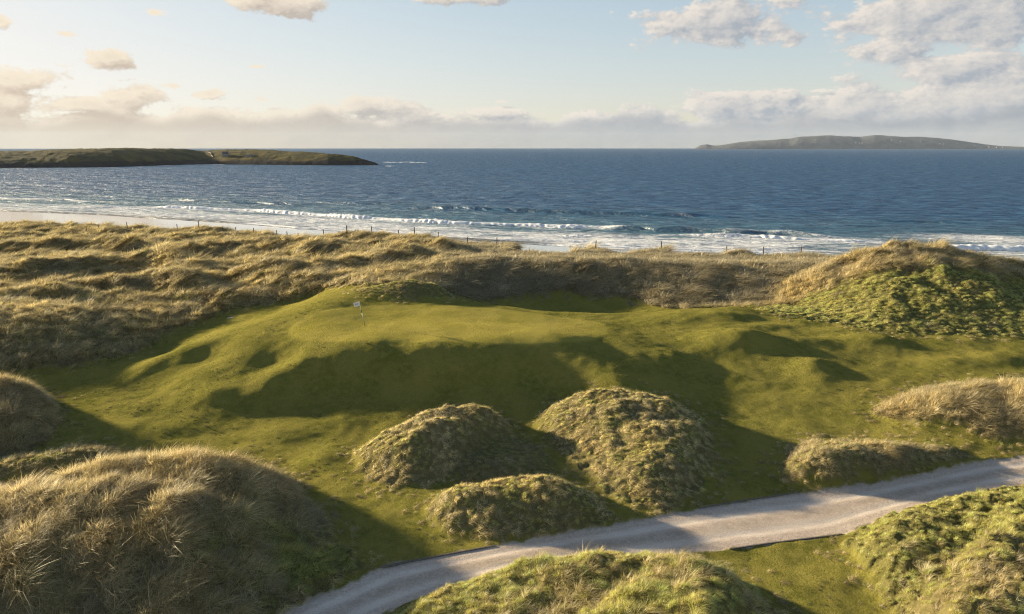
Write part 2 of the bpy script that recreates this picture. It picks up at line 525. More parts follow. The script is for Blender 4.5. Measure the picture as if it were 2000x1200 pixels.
# mounds: name, outline on the ground (picture points), ridge line (picture point, height), roundness, green share, grass length, label
MOUNDS = [
    dict(key='foreland', poly=[(565, 935), (610, 990), (655, 1045), (718, 1098), (680, 1132), (600, 1178), (500, 1230), (300, 1320), (-300, 1320), (-420, 1050), (-200, 1020), (0, 985), (200, 925), (400, 903), (510, 918)],
         crest=[(-300, 1085, 11.4), (0, 1003, 11.4), (120, 962, 11.5), (220, 941, 11.6), (400, 920, 11.7), (480, 930, 11.2), (535, 950, 10.4)], p=0.8, green=.12, h=1.0, lump=.22,
         label='long tawny marram grass covering the big backlit mound in the bottom corner'),
    dict(key='mid_left', poly=[(690, 888), (760, 853), (850, 816), (930, 806), (1003, 824), (990, 858), (940, 902), (870, 942), (800, 957), (735, 950), (698, 915)],
         crest=[(735, 862, 10.4), (790, 835, 11.2), (850, 811, 11.3), (930, 798, 11.2), (975, 810, 10.7)], p=.8, green=.42, h=.31, lump=.19,
         label='sunlit straw-coloured grass on the slanting mound left of the rounded one'),
    dict(key='mid_round', poly=[(1040, 828), (1075, 792), (1130, 772), (1200, 768), (1290, 777), (1370, 812), (1397, 870), (1392, 940), (1340, 987), (1270, 1002), (1195, 975), (1130, 922), (1070, 872)],
         crest=[(1110, 787, 11.0), (1180, 764, 11.6), (1250, 776, 11.65), (1300, 815, 11.25), (1295, 880, 10.55)], p=.8, green=.5, h=.29, lump=.21,
         label='olive tussocky grass on the largest rounded mound above the track'),
    dict(key='mid_low', poly=[(832, 1003), (858, 965), (920, 955), (1000, 942), (1060, 936), (1120, 952), (1180, 985), (1205, 1012), (1130, 1036), (1000, 1054), (900, 1047), (850, 1028)],
         crest=[(880, 965, 10.3), (970, 946, 10.3), (1050, 934, 10.5), (1120, 956, 10.05)], p=.8, green=.5, h=.36, lump=.2,
         label='rough mixed grass on the small low mound touching the gravel track edge'),
    dict(key='dip', poly=[(885, 952), (905, 890), (985, 852), (1060, 868), (1095, 930), (1040, 943), (960, 948)],
         crest=[(950, 905, 9.9), (1040, 898, 9.85)], p=.8, green=.55, h=.22, lump=.08,
         label='sparse short rough in the dip between the three middle mounds'),
    dict(key='right_bank', poly=[(1520, 935), (1533, 880), (1570, 860), (1680, 862), (1800, 870), (1905, 883), (1880, 899), (1780, 920), (1680, 940), (1590, 950), (1535, 945)],
         crest=[(1570, 893, 10.4), (1660, 893, 11.0), (1760, 892, 11.0), (1850, 886, 10.3)], p=.6, green=.4, h=.55, lump=.16,
         label='grass on the low bank with a dark broken front along the track'),
    dict(key='right_tussocks', poly=[(1690, 805), (1760, 772), (1850, 755), (2000, 747), (2250, 742), (2250, 862), (2000, 877), (1900, 852), (1800, 832), (1730, 822)],
         crest=[(1800, 797, 11.3), (1900, 775, 11.9), (2000, 775, 12.1), (2200, 775, 12.1)], p=.8, green=.18, h=.95, lump=.25,
         label='blond wind-blown tussocks at the picture edge beyond the track bank'),
    dict(key='front_mid', poly=[(735, 1208), (820, 1166), (950, 1128), (1050, 1108), (1150, 1100), (1280, 1100), (1400, 1116), (1480, 1150), (1530, 1200), (1560, 1320), (1300, 1450), (900, 1450), (680, 1320)],
         crest=[(880, 1165, 9.9), (1050, 1106, 10.5), (1180, 1088, 10.8), (1280, 1097, 10.8), (1345, 1140, 11.4), (1370, 1230, 12.2)], p=.75, green=.82, h=.7, lump=.18,
         label='green and straw grass on the mound cut off by the bottom edge, this side of the track'),
    dict(key='front_right', poly=[(1636, 1052), (1730, 1012), (1850, 975), (2000, 950), (2250, 915), (2350, 1300), (1850, 1380), (1745, 1205), (1680, 1110)],
         crest=[(1740, 1060, 10.2), (1850, 1000, 10.3), (1960, 985, 10.8), (2120, 1040, 11.4), (2000, 1140, 11.2), (1900, 1220, 11.0)], p=.75, green=.92, h=.55, lump=.34,
         label='lush green clumped tussocks on the mound in the bottom right corner'),
    dict(key='left_mid', poly=[(-250, 780), (0, 763), (80, 768), (116, 800), (112, 850), (60, 890), (-20, 905), (-260, 915)],
         crest=[(-200, 757, 12.0), (0, 748, 11.9), (70, 768, 11.2)], p=.8, green=.15, h=.95, lump=.2,
         label='pale brown grass on the mound at the left edge halfway down'),
    dict(key='left_low', poly=[(-60, 905), (100, 882), (180, 868), (245, 886), (200, 912), (100, 932), (0, 938), (-80, 942)],
         crest=[(-20, 912, 10.0), (100, 892, 10.1), (180, 876, 10.1)], p=.8, green=.45, h=.5, lump=.14,
         label='low greenish rough between the two mounds at the left edge'),
    dict(key='knoll', poly=[(668, 572), (720, 563), (800, 562), (870, 570), (905, 588), (840, 589), (770, 583), (720, 577)],
         crest=[(715, 563, 14.5), (770, 553, 15.0), (815, 548, 15.2), (850, 556, 14.8)], p=.85, green=.7, h=.3, lump=.08,
         label='short dark grass on the small knoll behind the putting green'),
    dict(key='big_dune', poly=[(1470, 606), (1600, 627), (1690, 650), (1850, 657), (2000, 657), (2350, 665), (2450, 560), (2000, 545), (1640, 545), (1510, 585)],
         crest=None, p=.9, green=.5, h=.8, lump=.22,
         label='marram grass and green turf on the tall dune that breaks the horizon of surf'),
]
BIG_SPUR = [(1790, 476, 71.5), (1865, 515, 67), (1940, 560, 63.5), (2020, 612, 60)]
BIG_CREST = [(1505, 594, 72), (1570, 545, 72.5), (1640, 509, 72.5), (1700, 490, 72.5), (1790, 476, 71.5), (1880, 492, 71.5), (2000, 520, 71), (2150, 545, 70), (2350, 560, 69)]

for m in MOUNDS:
    if m['key'] == 'big_dune':
        front = ground_hits(m['poly'][:6], base_z)
        back = np.array([at_yz(2500, 84, 12)[:2], at_yz(2000, 84, 12)[:2], at_yz(1640, 82, 12)[:2], at_yz(1500, 76, 12)[:2]])
        m['w'] = smooth_poly(np.concatenate([front, back]), 2)
        c = np.array([at_y(*q) for q in BIG_CREST])
    else:
        m['w'] = smooth_poly(ground_hits(m['poly'], base_z), 2)
        c = np.array([at_z(*q) for q in m['crest']])
    m['c'], m['cz'] = c[:, :2], c[:, 2]

# long ridges inside the dunes: picture points with distance, height, width
RIDGES = [
    ([(0, 552, 84), (130, 543, 88), (250, 520, 92), (330, 535, 92), (380, 560, 86)], 1.1, 2.6),
    ([(110, 588, 75), (220, 568, 78), (300, 556, 80), (380, 575, 78)], .9, 2.2),
    ([(330, 512, 100), (430, 485, 106), (500, 482, 110), (620, 500, 106)], 1.0, 3.0),
    ([(0, 500, 108), (150, 480, 114), (260, 500, 110)], 1.0, 3.0),
    ([(500, 545, 82), (620, 530, 84), (720, 520, 86), (800, 505, 92)], .8, 2.4),
    ([(-150, 610, 66), (0, 598, 69), (110, 590, 71)], .8, 2.0),
    ([(600, 505, 102), (720, 490, 106), (850, 495, 102)], .7, 2.5),
]
# soft humps and grass hollows in the mown ground: picture point, amount, radii along x and y
HUMPS = [(405, 690, -.58, 1.9, 1.5), (545, 692, -.62, 2.4, 1.5), (300, 720, .5, 2.1, 1.6), (418, 772, .45, 1.6, 1.2), (1440, 672, 1.15, 3.4, 2.0), (1590, 722, .6, 1.6, 1.4),
         (1700, 668, .45, 2.6, 1.3), (1640, 648, .3, 2.2, 1.0), (1320, 702, .35, 1.5, 1.3), (1500, 640, .28, 2.2, .9), (1400, 618, .25, 2.4, 1.0), (1860, 712, .35, 1.8, 1.2), (1960, 700, .3, 2.2, 1.2),
         (900, 640, .12, 4, 1.5), (640, 610, .14, 3, 1.5), (1050, 655, .1, 4, 1.2), (1150, 615, .18, 3, 1.4), (1570, 670, .35, 2.2, 1.2), (250, 850, .3, 2.4, 1.5), (560, 845, .3, 2, 1.2), (640, 900, .3, 1.6, 1.6)]
_hp = ground_hits([(h[0], h[1]) for h in HUMPS], base_z)

# edge of the mown ground against the dunes, left to right
EDGE = [(-350, 775), (-100, 745), (0, 738), (60, 727), (150, 713), (240, 697), (318, 668), (310, 655), (345, 645), (450, 606), (560, 589), (620, 570), (660, 560), (715, 562), (800, 564), (880, 575), (935, 590), (975, 586), (1020, 577), (1085, 573), (1180, 576), (1250, 588)]
edge_w = ground_hits(EDGE, base_z)
_e2 = np.array([at_yz(1300, 70.5, 11.6)[:2], at_yz(1400, 70, 12)[:2], at_yz(1500, 67, 12.5)[:2], at_yz(2500, 80, 12)[:2], at_yz(2600, 320, 0)[:2], at_yz(-800, 420, 0)[:2], at_yz(-900, 60, 11)[:2]])
DUNE_POLY = np.concatenate([edge_w, _e2])

# gravel track edges
ROAD_UP = [(380, 1290), (480, 1232), (560, 1192), (640, 1155), (700, 1130), (750, 1105), (860, 1084), (960, 1066), (1150, 1032), (1365, 992), (1480, 974), (1560, 962), (1700, 945), (1800, 926), (1900, 903), (2000, 889), (2200, 866), (2500, 835)]
ROAD_LO = [(500, 1330), (640, 1250), (740, 1203), (870, 1152), (1000, 1117), (1150, 1096), (1330, 1084), (1480, 1065), (1640, 1045), (1730, 1012), (1850, 972), (2000, 946), (2200, 915), (2500, 880)]
road_up = ground_hits(ROAD_UP, base_z)
road_lo = ground_hits(ROAD_LO, base_z)
ROAD_POLY = np.concatenate([road_up, road_lo[::-1]])
PATH_L = ground_hits([(-120, 962), (0, 945), (40, 938), (66, 940), (60, 948), (0, 958), (-120, 985)], base_z)
GREEN_POLY = smooth_poly(ground_hits([(560, 655), (600, 664), (700, 668), (900, 668), (1050, 676), (1140, 672), (1185, 655), (1190, 635), (1120, 622), (1000, 606), (900, 596), (780, 596), (690, 598), (620, 612), (570, 634)], base_z), 2)


def land(x, y):
    """height and masks of the land"""
    z = base_z(x, y)
    sh = x.shape
    t, s = ts(x, y)
    sc = np.interp(t, CREST_T, CREST_S)
    _, sd = shore_dist(x, y)
    sand = sstep(s - sc + 2.5 * perlin(x / 5, y / 5), 9, 13)
    for (pts, A, wd) in RIDGES:
        p = np.array([at_y(*q)[:2] for q in pts])
        d, _ = seg_dist(x, y, p, False)
        z = z + 1.5 * A * np.exp(-(d / wd) ** 2)
    for (h, q) in zip(HUMPS, _hp):
        z = z + h[2] * np.exp(-((x - q[0]) / h[3]) ** 2 - ((y - q[1]) / h[4]) ** 2)
    rough = np.zeros(sh)
    lump = np.zeros(sh)
    own = np.full(sh, -1)
    esd = np.full(sh, -9.0)
    # the track, needed first: mounds stop short of it
    ir = inside(x, y, ROAD_POLY)
    du, _ = seg_dist(x, y, road_up, False)
    dl, _ = seg_dist(x, y, road_lo, False)
    dd = np.minimum(du, dl)
    off_road = 1 - sstep(np.where(ir, dd, -dd), -0.7, 0.0)
    # the dunes
    ins = inside(x, y, DUNE_POLY)
    d, _ = seg_dist(x, y, edge_w, False)
    wob = 0.7 * fbm(x / 2.2, y / 2.2, 2)
    dr = sstep(np.where(ins, d, -d) + wob, -0.15, 0.35)
    rough = np.maximum(rough, dr)
    esd = np.maximum(esd, np.where(ins, d, -d) + wob)
    lump = np.maximum(lump, dr * 0.42 * (1 - .62 * sstep(x, -14, -4)))
    rise = np.zeros(sh)
    for i, m in enumerate(MOUNDS):
        lo, hi = m['w'].min(0) - 1.5, m['w'].max(0) + 1.5
        sel = np.nonzero((x > lo[0]) & (x < hi[0]) & (y > lo[1]) & (y < hi[1]))
        if len(sel[0]) == 0:
            continue
        xs, ys = x[sel], y[sel]
        ii = inside(xs, ys, m['w'])
        de, _ = seg_dist(xs, ys, m['w'], True)
        dc, cz = seg_dist(xs, ys, m['c'], False, m['cz'])
        if m['key'] == 'big_dune':
            sp_ = np.array([at_y(*q) for q in BIG_SPUR])
            d2, c2 = seg_dist(xs, ys, sp_[:, :2], False, sp_[:, 2])
            w2 = sstep(dc - d2, -1.0, 1.0)
            dc, cz = np.minimum(dc, d2), cz * (1 - w2) + c2 * w2
        tt = np.where(ii, de / (de + dc + 1e-6), 0)
        if m['key'] != 'big_dune':
            tt = np.clip(tt * 1.28, 0, 1)
        prof = np.sin(np.pi / 2 * tt) ** (2 * m['p'])
        if m['key'] == 'big_dune':
            prof = .25 * prof + .75 * tt ** 1.05
        prof = prof * off_road[sel]
        zz = z[sel]
        rise[sel] = np.maximum(rise[sel], np.where(ii, np.maximum(cz - zz, 0) * prof, 0))
        sdm = np.where(ii, de, -de) + 0.5 * fbm(xs / 1.3 + i, ys / 1.3, 2) + .12
        mr = sstep(sdm, -0.1, 0.35)
        esd[sel] = np.maximum(esd[sel], sdm)
        rough[sel] = np.maximum(rough[sel], mr)
        lump[sel] = np.where(mr > .3, m['lump'] * mr, lump[sel])
        o = own[sel]
        o[sdm > 0] = i
        own[sel] = o
    for _ in range(2):
        for ax in (0, 1):
            k = 4
            pad = [(k, k), (0, 0)] if ax == 0 else [(0, 0), (k, k)]
            c = np.cumsum(np.pad(rise, [(p[0] + (1 if i == ax else 0), p[1]) for i, p in enumerate(pad)], mode='edge'), axis=ax)
            rise = (np.take(c, np.arange(2 * k + 1, c.shape[ax]), ax) - np.take(c, np.arange(0, c.shape[ax] - 2 * k - 1), ax)) / (2 * k + 1)
    z = z + rise * (1 + .30 * fbm(x / 3.2 + 7, y / 2.6, 3))
    edge_n = 0.24 * fbm(x / 0.8, y / 0.8, 3, .65)
    road = sstep(np.where(ir, dd, -dd) + edge_n, -0.06, 0.10)
    latv = np.where(ir, du / (du + dl + 1e-6), 0)
    ip = inside(x, y, PATH_L)
    dp, _ = seg_dist(x, y, PATH_L, True)
    path = sstep(np.where(ip, dp, -dp) + 2 * edge_n, -0.1, 0.2)
    road = np.maximum(road, path)
    rough = rough * (1 - sstep(road, 0.2, 0.8))
    lump = lump * (1 - sstep(road, 0.0, 0.5))
    ig = inside(x, y, GREEN_POLY)
    dg, _ = seg_dist(x, y, GREEN_POLY, True)
    green = sstep(np.where(ig, dg, -dg), -0.25, 0.25)
    sand = sand * (1 - 0)
    rough = rough * (1 - sand)
    lump = lump * (1 - sand)
    # hummocks of the rough, gentle undulation of the mown turf
    far = sstep(y, 62, 100)
    hum = (1 - np.abs(perlin(x / 1.5, y / 1.25)) * 2.2) * .55 + fbm(x / .8 + 3, y / .7, 3, .62) * .9
    hum2 = (1 - np.abs(perlin(x / 3.4 + 9, y / 2.6)) * 2.4) + fbm(x / 2.0, y / 1.7, 2) * .8
    z = z + lump * ((1 - far) * hum + far * (hum2 * 1.5 + hum * .5))
    big = fbm(x / 11 + 4, y / 8, 3) * 1.1 * dr * sstep(y, 60, 80) * (1 - sand) * (own < 0) * (1 - .8 * sstep(x, -14, -4))
    z = z + big
    mown = (1 - rough) * (1 - road) * (1 - sand)
    z = z + mown * (0.17 * fbm(x / 4.2, y / 3.2, 3) + 0.020 * fbm(x / 1.1, y / .9, 2)) * (1 - .5 * green)
    z = z + road * (0.015 * fbm(x / 1.2, y / 1.2, 3) - 0.04)
    # wheel ruts
    z = z - road * 0.03 * (np.exp(-((latv - .28) / .07) ** 2) + np.exp(-((latv - .72) / .07) ** 2))
    return z, dict(rough=rough, road=road, green=green, sand=sand, lat=latv, shore=sd, own=own, dune=dr, path=path, esd=esd)


def greenness(x, y, own, dune):
    n = fbm(x / 3.1 + 2, y / 2.6, 3)
    g = np.full(x.shape, .34)
    for i, m in enumerate(MOUNDS):
        g = np.where(own == i, m['green'], g)
    # the green lower skirt of the backlit foreground mound
    i = 0
    p = at_z(620, 1090, 9.5)
    d = np.hypot((x - p[0]) / 4.2, (y - p[1]) / 2.6)
    g = np.where(own == 0, g + .8 * np.exp(-d ** 2), g)
    # tall dune: turf low down, marram on top and along the left ridge
    k = [q['key'] for q in MOUNDS].index('big_dune')
    c = np.array([at_y(*q)[:2] for q in BIG_CREST])
    dc, _ = seg_dist(x, y, c, False)
    band = 1.6 + 2.0 * sstep(x, 24, 40)
    g = np.where(own == k, .08 + .85 * sstep(dc + 1.2 * perlin(x / 2, y / 2), band, band + 1.8), g)
    # the mound by the bottom edge turns to straw at its front
    p = at_z(1150, 1190, 10.5)
    d = np.hypot((x - p[0]) / 6, (y - p[1]) / 2.5)
    kf = [q['key'] for q in MOUNDS].index('front_mid')
    g = np.where(own == kf, g - .22 * np.exp(-d ** 2), g)
    kf = [q['key'] for q in MOUNDS].index('front_right')
    p = at_z(1950, 1170, 10.5)
    d = np.hypot((x - p[0]) / 5, (y - p[1]) / 3)
    g = np.where(own == kf, g - .45 * np.exp(-d ** 2), g)
    return np.clip(g + n * .38, 0, 1)


# ------------------------------------------------------------------ land mesh
NX, NY = 860, 640
v = np.linspace(0, 1, NY)
ycoord = 17.0 * (330.0 / 17.0) ** v
# rows concentrate where the land is seen
yk = np.interp(v, [0, .30, .55, .82, .94, 1], [17, 40, 62, 105, 165, 330])
yk = np.convolve(np.pad(yk, 12, mode='edge'), np.ones(25) / 25, mode='valid')
u = np.linspace(-1, 1, NX)
half = yk * 0.98 + 16
X = u[None, :] * half[:, None]
Yg = np.repeat(yk[:, None], NX, 1)
ZL, MK = land(X, Yg)
GR = greenness(X, Yg, MK['own'], MK['dune'])


class HeightMap:
    """bilinear lookup on the land grid"""
    def __call__(self, x, y, arr=None):
        arr = ZL if arr is None else arr
        x, y = np.asarray(x, float), np.asarray(y, float)
        fj = np.interp(y, yk, np.arange(NY))
        j = np.clip(fj.astype(int), 0, NY - 2)
        a = np.clip(fj - j, 0, 1)

        def row(jj):
            fi = (x / half[jj] + 1) / 2 * (NX - 1)
            i = np.clip(fi.astype(int), 0, NX - 2)
            b = np.clip(fi - i, 0, 1)
            return arr[jj, i] * (1 - b) + arr[jj, i + 1] * b
        return row(j) * (1 - a) + row(j + 1) * a


hm = HeightMap()


def mesh_obj(name, verts, faces, mat, attrs=None, parent=None, smooth=True, link=True, normals=None):
    me = bpy.data.meshes.new(name)
    verts = np.asarray(verts, np.float32)
    faces = np.asarray(faces, np.int32)
    k = faces.shape[1]
    me.vertices.add(len(verts))
    me.vertices.foreach_set('co', verts.ravel())
    me.loops.add(faces.size)
    me.loops.foreach_set('vertex_index', faces.ravel())
    me.polygons.add(len(faces))
    me.polygons.foreach_set('loop_start', np.arange(len(faces), dtype=np.int32) * k)
    if smooth:
        me.polygons.foreach_set('use_smooth', np.ones(len(faces), bool))
    me.update(calc_edges=True)
    me.validate()
    for n_, a in (attrs or {}).items():
        a = np.asarray(a, np.float32)
        at = me.attributes.new(n_, 'FLOAT_VECTOR' if a.ndim == 2 else 'FLOAT', 'POINT')
        at.data.foreach_set('vector' if a.ndim == 2 else 'value', a.ravel())
    if normals is not None:
        me.normals_split_custom_set_from_vertices([tuple(q) for q in normals])
    if mat is not None:
        me.materials.append(mat)
    o = bpy.data.objects.new(name, me)
    if link:
        COL.objects.link(o)
    if parent is not None:
        o.parent = parent
    return o


def tag(o, label=None, cat=None, group=None, kind=None):
    if label:
        o['label'] = label
    if cat:
        o['category'] = cat
    if group:
        o['group'] = group
    if kind:
        o['kind'] = kind
    return o


def empty(name, loc=(0, 0, 0)):
    o = bpy.data.objects.new(name, None)
    o.location = loc
    o.empty_display_size = 0.2
    COL.objects.link(o)
    return o


# ------------------------------------------------------------------ materials
def land_material():
    m, t, out = material('land')
    geo = t.new('ShaderNodeNewGeometry')
    P = geo.outputs['Position']
    rough, road, green, sand = (t.attr(n_) for n_ in ('rough', 'road', 'green', 'sand'))
    lush = t.attr('lush')
    # mown turf
    n1 = t.noise(P, .35, 5, .62)
    n2 = t.noise(P, 2.2, 5, .6)
    n3 = t.noise(P, 9, 4, .65)
    turf = t.mix(t.smooth(n1, .3, .7), (.145, .145, .028), (.255, .222, .052))
    turf = t.mix(t.smooth(n2, .35, .75), turf, (.260, .235, .060))
    turf = t.mix(t.smooth(n3, .52, .70, 0, .45), turf, (.27, .235, .085))
    turf = t.mix(t.smooth(n3, .47, .30, 0, .45), turf, (.055, .072, .014))
    putt = t.mix(t.smooth(n1, .3, .7), (.300, .265, .056), (.365, .310, .078))
    putt = t.mix(t.smooth(n3, .5, .75, 0, .3), putt, (.16, .16, .025))
    col = t.mix(green, turf, putt)
    # litter and soil under the rough
    soil = t.mix(t.smooth(n2, .35, .7), (.150, .120, .060), (.250, .200, .105))
    soil = t.mix(t.math('MULTIPLY', lush, .8), soil, t.mix(n2, (.085, .10, .022), (.16, .15, .042)))
    soil = t.mix(t.smooth(n3, .5, .7, 0, .5), soil, (.34, .275, .15))
    col = t.mix(rough, col, soil)
    # gravel
    g1 = t.noise(P, 9, 6, .7)
    g2 = t.noise(t.mapping(P, (.12, .5, .3), rot=(0, 0, R(-24))), 3.0, 4, .6)
    vor = t.new('ShaderNodeTexVoronoi')
    t.l.new(P, vor.inputs['Vector'])
    vor.inputs['Scale'].default_value = 26
    grav = t.mix(t.smooth(g1, .3, .7), (.48, .385, .31), (.70, .585, .48))
    grav = t.mix(t.smooth(g2, .45, .75, 0, .55), grav, (.72, .63, .545))
    lat = t.attr('lat')
    rut = t.math('MAXIMUM', t.smooth(t.math('ABSOLUTE', t.math('SUBTRACT', lat, .28)), .12, .03), t.smooth(t.math('ABSOLUTE', t.math('SUBTRACT', lat, .72)), .12, .03))
    grav = t.mix(t.math('MULTIPLY', rut, t.smooth(g2, .3, .6, .35, .8)), grav, (.80, .70, .60))
    grav = t.mix(t.smooth(vor.outputs['Distance'], .5, .9, 0, .35), grav, (.22, .19, .17))
    crown = t.smooth(t.math('ABSOLUTE', t.math('SUBTRACT', lat, .5)), .13, .02)
    grav = t.mix(t.math('MULTIPLY', crown, t.smooth(n2, .35, .65, .1, .6)), grav, (.36, .295, .225))
    edge_dirt = t.smooth(t.math('ABSOLUTE', t.math('SUBTRACT', lat, .5)), .40, .5, 0, .5)
    grav = t.mix(t.math('MULTIPLY', edge_dirt, t.smooth(n2, .35, .6)), grav, (.24, .20, .15))
    col = t.mix(road, col, grav)
    # sand of the beach
    shore = t.attr('shore')
    wet = t.smooth(t.math('ADD', shore, t.math('MULTIPLY', t.noise(P, .08, 3), 22)), -80, -48)
    sandc = t.mix(wet, (.42, .34, .24), (.20, .165, .125))
    streak = t.noise(t.mapping(P, (.03, .35, .3), rot=(0, 0, R(16.8))), 1.0, 4, .5)
    sandc = t.mix(t.smooth(streak, .5, .65, 0, .35), sandc, (.12, .10, .08))
    col = t.mix(sand, col, sandc)
    ro = t.mix(sand, (.85, .85, .85), t.mix(wet, (.7, .7, .7), (.13, .13, .13)))
    # relief: blades of turf, gravel
    b1 = t.noise(P, 10, 5, .75)
    bt = t.bump(b1, 1.0, .08)
    b2 = t.noise(P, 2.6, 4, .6)
    bt = t.bump(b2, .7, .05, bt)
    b3 = t.math('ADD', vor.outputs['Distance'], t.math('MULTIPLY', g1, 2.0))
    bg_ = t.bump(b3, .5, .03)
    nm = t.new('ShaderNodeMix', data_type='VECTOR')
    t.l.new(road, nm.inputs[0])
    t.l.new(bt, nm.inputs[4])
    t.l.new(bg_, nm.inputs[5])
    nm2 = t.new('ShaderNodeMix', data_type='VECTOR')
    t.l.new(sand, nm2.inputs[0])
    t.l.new(nm.outputs[1], nm2.inputs[4])
    t.l.new(geo.outputs['Normal'], nm2.inputs[5])
    p = principled(t, out, col, ro, .25, nm2.outputs[1])
    sp = t.math('MULTIPLY', t.math('MULTIPLY', sand, wet), .5)
    t.put(p.inputs['Coat Weight'], t.math('MULTIPLY', sand, wet))
    p.inputs['Coat Roughness'].default_value = .06
    p.inputs['Coat IOR'].default_value = 1.9
    t.put(p.inputs['Specular IOR Level'], sp)
    tr = t.new('ShaderNodeBsdfTranslucent')
    return m


def blade_material():
    m, t, out = material('grass_blades')
    tint = t.attr('tint', 'Vector', 'INSTANCER')
    var = t.attr('bv')
    hgt = t.attr('bh')
    hs = t.new('ShaderNodeHueSaturation')
    t.l.new(tint, hs.inputs['Color'])
    t.l.new(t.lin(var, 0, 1, .42, 1.6), hs.inputs['Value'])
    t.l.new(t.lin(var, 0, 1, 1.1, .85), hs.inputs['Saturation'])
    col = t.mix(t.smooth(hgt, .5, 1.0, 0, .35), hs.outputs[0], (.44, .36, .20))
    d = t.new('ShaderNodeBsdfDiffuse')
    t.l.new(col, d.inputs[0])
    tr = t.new('ShaderNodeBsdfTranslucent')
    t.l.new(col, tr.inputs[0])
    gl = t.new('ShaderNodeBsdfGlossy')
    gl.inputs['Roughness'].default_value = .45
    gl.inputs[0].default_value = (.8, .8, .75, 1)
    a = t.new('ShaderNodeMixShader')
    a.inputs[0].default_value = .52
    t.l.new(d.outputs[0], a.inputs[1])
    t.l.new(tr.outputs[0], a.inputs[2])
    b = t.new('ShaderNodeMixShader')
    b.inputs[0].default_value = .05
    t.l.new(a.outputs[0], b.inputs[1])
    t.l.new(gl.outputs[0], b.inputs[2])
    t.l.new(b.outputs[0], out.inputs['Surface'])
    return m


def sea_material():
    m, t, out = material('sea_water')
    geo = t.new('ShaderNodeNewGeometry')
    P = geo.outputs['Position']
    shore, foam = t.attr('shore'), t.attr('foam')
    Q = t.mapping(P, (1, 1, 1), rot=(0, 0, R(16.9)))
    # chop, longer than deep along the shore
    c1 = t.noise(t.mapping(Q, (.09, .26, .2)), 1.0, 6, .62, .3)
    c2 = t.noise(t.mapping(Q, (.35, .8, .5)), 1.0, 4, .6)
    c3 = t.noise(t.mapping(Q, (.018, .06, .05)), 1.0, 4, .6)
    nrm = t.bump(c3, 1.0, 9.0)
    nrm = t.bump(c1, 1.0, 3.2, nrm)
    nrm = t.bump(c2, .8, .6, nrm)
    shallow = t.smooth(t.math('ADD', shore, t.math('MULTIPLY', c3, 60)), 190, 20)
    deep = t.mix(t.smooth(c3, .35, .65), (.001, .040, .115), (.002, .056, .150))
    deep = t.mix(t.smooth(t.math('ADD', c1, t.math('MULTIPLY', c2, .35)), .56, .82), deep, (.006, .115, .255))  # lighter and darker wave slopes painted into the water colour
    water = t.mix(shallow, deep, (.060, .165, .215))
    very = t.smooth(shore, 22, 0)
    water = t.mix(very, water, (.16, .15, .13))
    # foam: torn by noise
    f1 = t.noise(t.mapping(Q, (.22, .6, .4)), 1.0, 7, .68, .6)
    f2 = t.noise(t.mapping(Q, (.04, .22, .2)), 1.0, 4, .6, .4)
    fsum = t.math('ADD', foam, t.math('MULTIPLY_ADD', t.math('SUBTRACT', f1, .5), 1.25, t.math('MULTIPLY', t.math('SUBTRACT', f2, .5), .9)))
    fm = t.smooth(fsum, .36, .95)
    # small whitecaps out at sea
    wc = t.noise(t.mapping(Q, (.05, .22, .2), loc=(7, 3, 0)), 1.0, 8, .66)
    cap = t.smooth(wc, .735, .79, 0, .55)
    fm = t.math('MAXIMUM', fm, cap)
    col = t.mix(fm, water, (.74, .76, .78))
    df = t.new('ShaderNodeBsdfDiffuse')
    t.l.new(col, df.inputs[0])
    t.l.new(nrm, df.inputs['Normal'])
    gl = t.new('ShaderNodeBsdfGlossy')
    gl.inputs['Roughness'].default_value = .38
    t.l.new(nrm, gl.inputs['Normal'])
    fac = t.smooth(t.math('ADD', c1, t.math('MULTIPLY', c2, .3)), .45, .85, .10, .27)
    fac = t.math('MAXIMUM', fac, t.math('MULTIPLY', shallow, .20))
    fac = t.math('MULTIPLY', fac, t.math('SUBTRACT', 1.0, t.math('MULTIPLY', fm, .85)))
    mx = t.new('ShaderNodeMixShader')
    t.l.new(fac, mx.inputs[0])
    t.l.new(df.outputs[0], mx.inputs[1])
    t.l.new(gl.outputs[0], mx.inputs[2])
    t.l.new(mx.outputs[0], out.inputs['Surface'])
    return m


def plain(name, color, rough=.8, spec=.3, bump=None, var=.25, scale=6):
    m, t, out = material(name)
    geo = t.new('ShaderNodeNewGeometry')
    tc = t.new('ShaderNodeTexCoord')
    n_ = t.noise(tc.outputs['Object'], scale, 5, .6)
    dark = tuple(c * (1 - var) for c in color)
    lite = tuple(min(1, c * (1 + var)) for c in color)
    col = t.mix(t.smooth(n_, .3, .7), dark, lite)
    nrm = t.bump(n_, .5, bump) if bump else None
    principled(t, out, col, rough, spec, nrm)
    return m


M_LAND = land_material()
M_BLADE = blade_material()
M_SEA = sea_material()
M_FOAM = plain('white_water', (.80, .82, .84), .7, .3, .12, .08, 1.6)
M_POST = plain('weathered_timber', (.13, .10, .075), .9, .1, .004, .3, 30)
M_WIRE = plain('fence_wire', (.25, .25, .24), .5, .4)
M_BOARD = plain('edging_timber', (.17, .15, .13), .9, .1, .005, .35, 12)

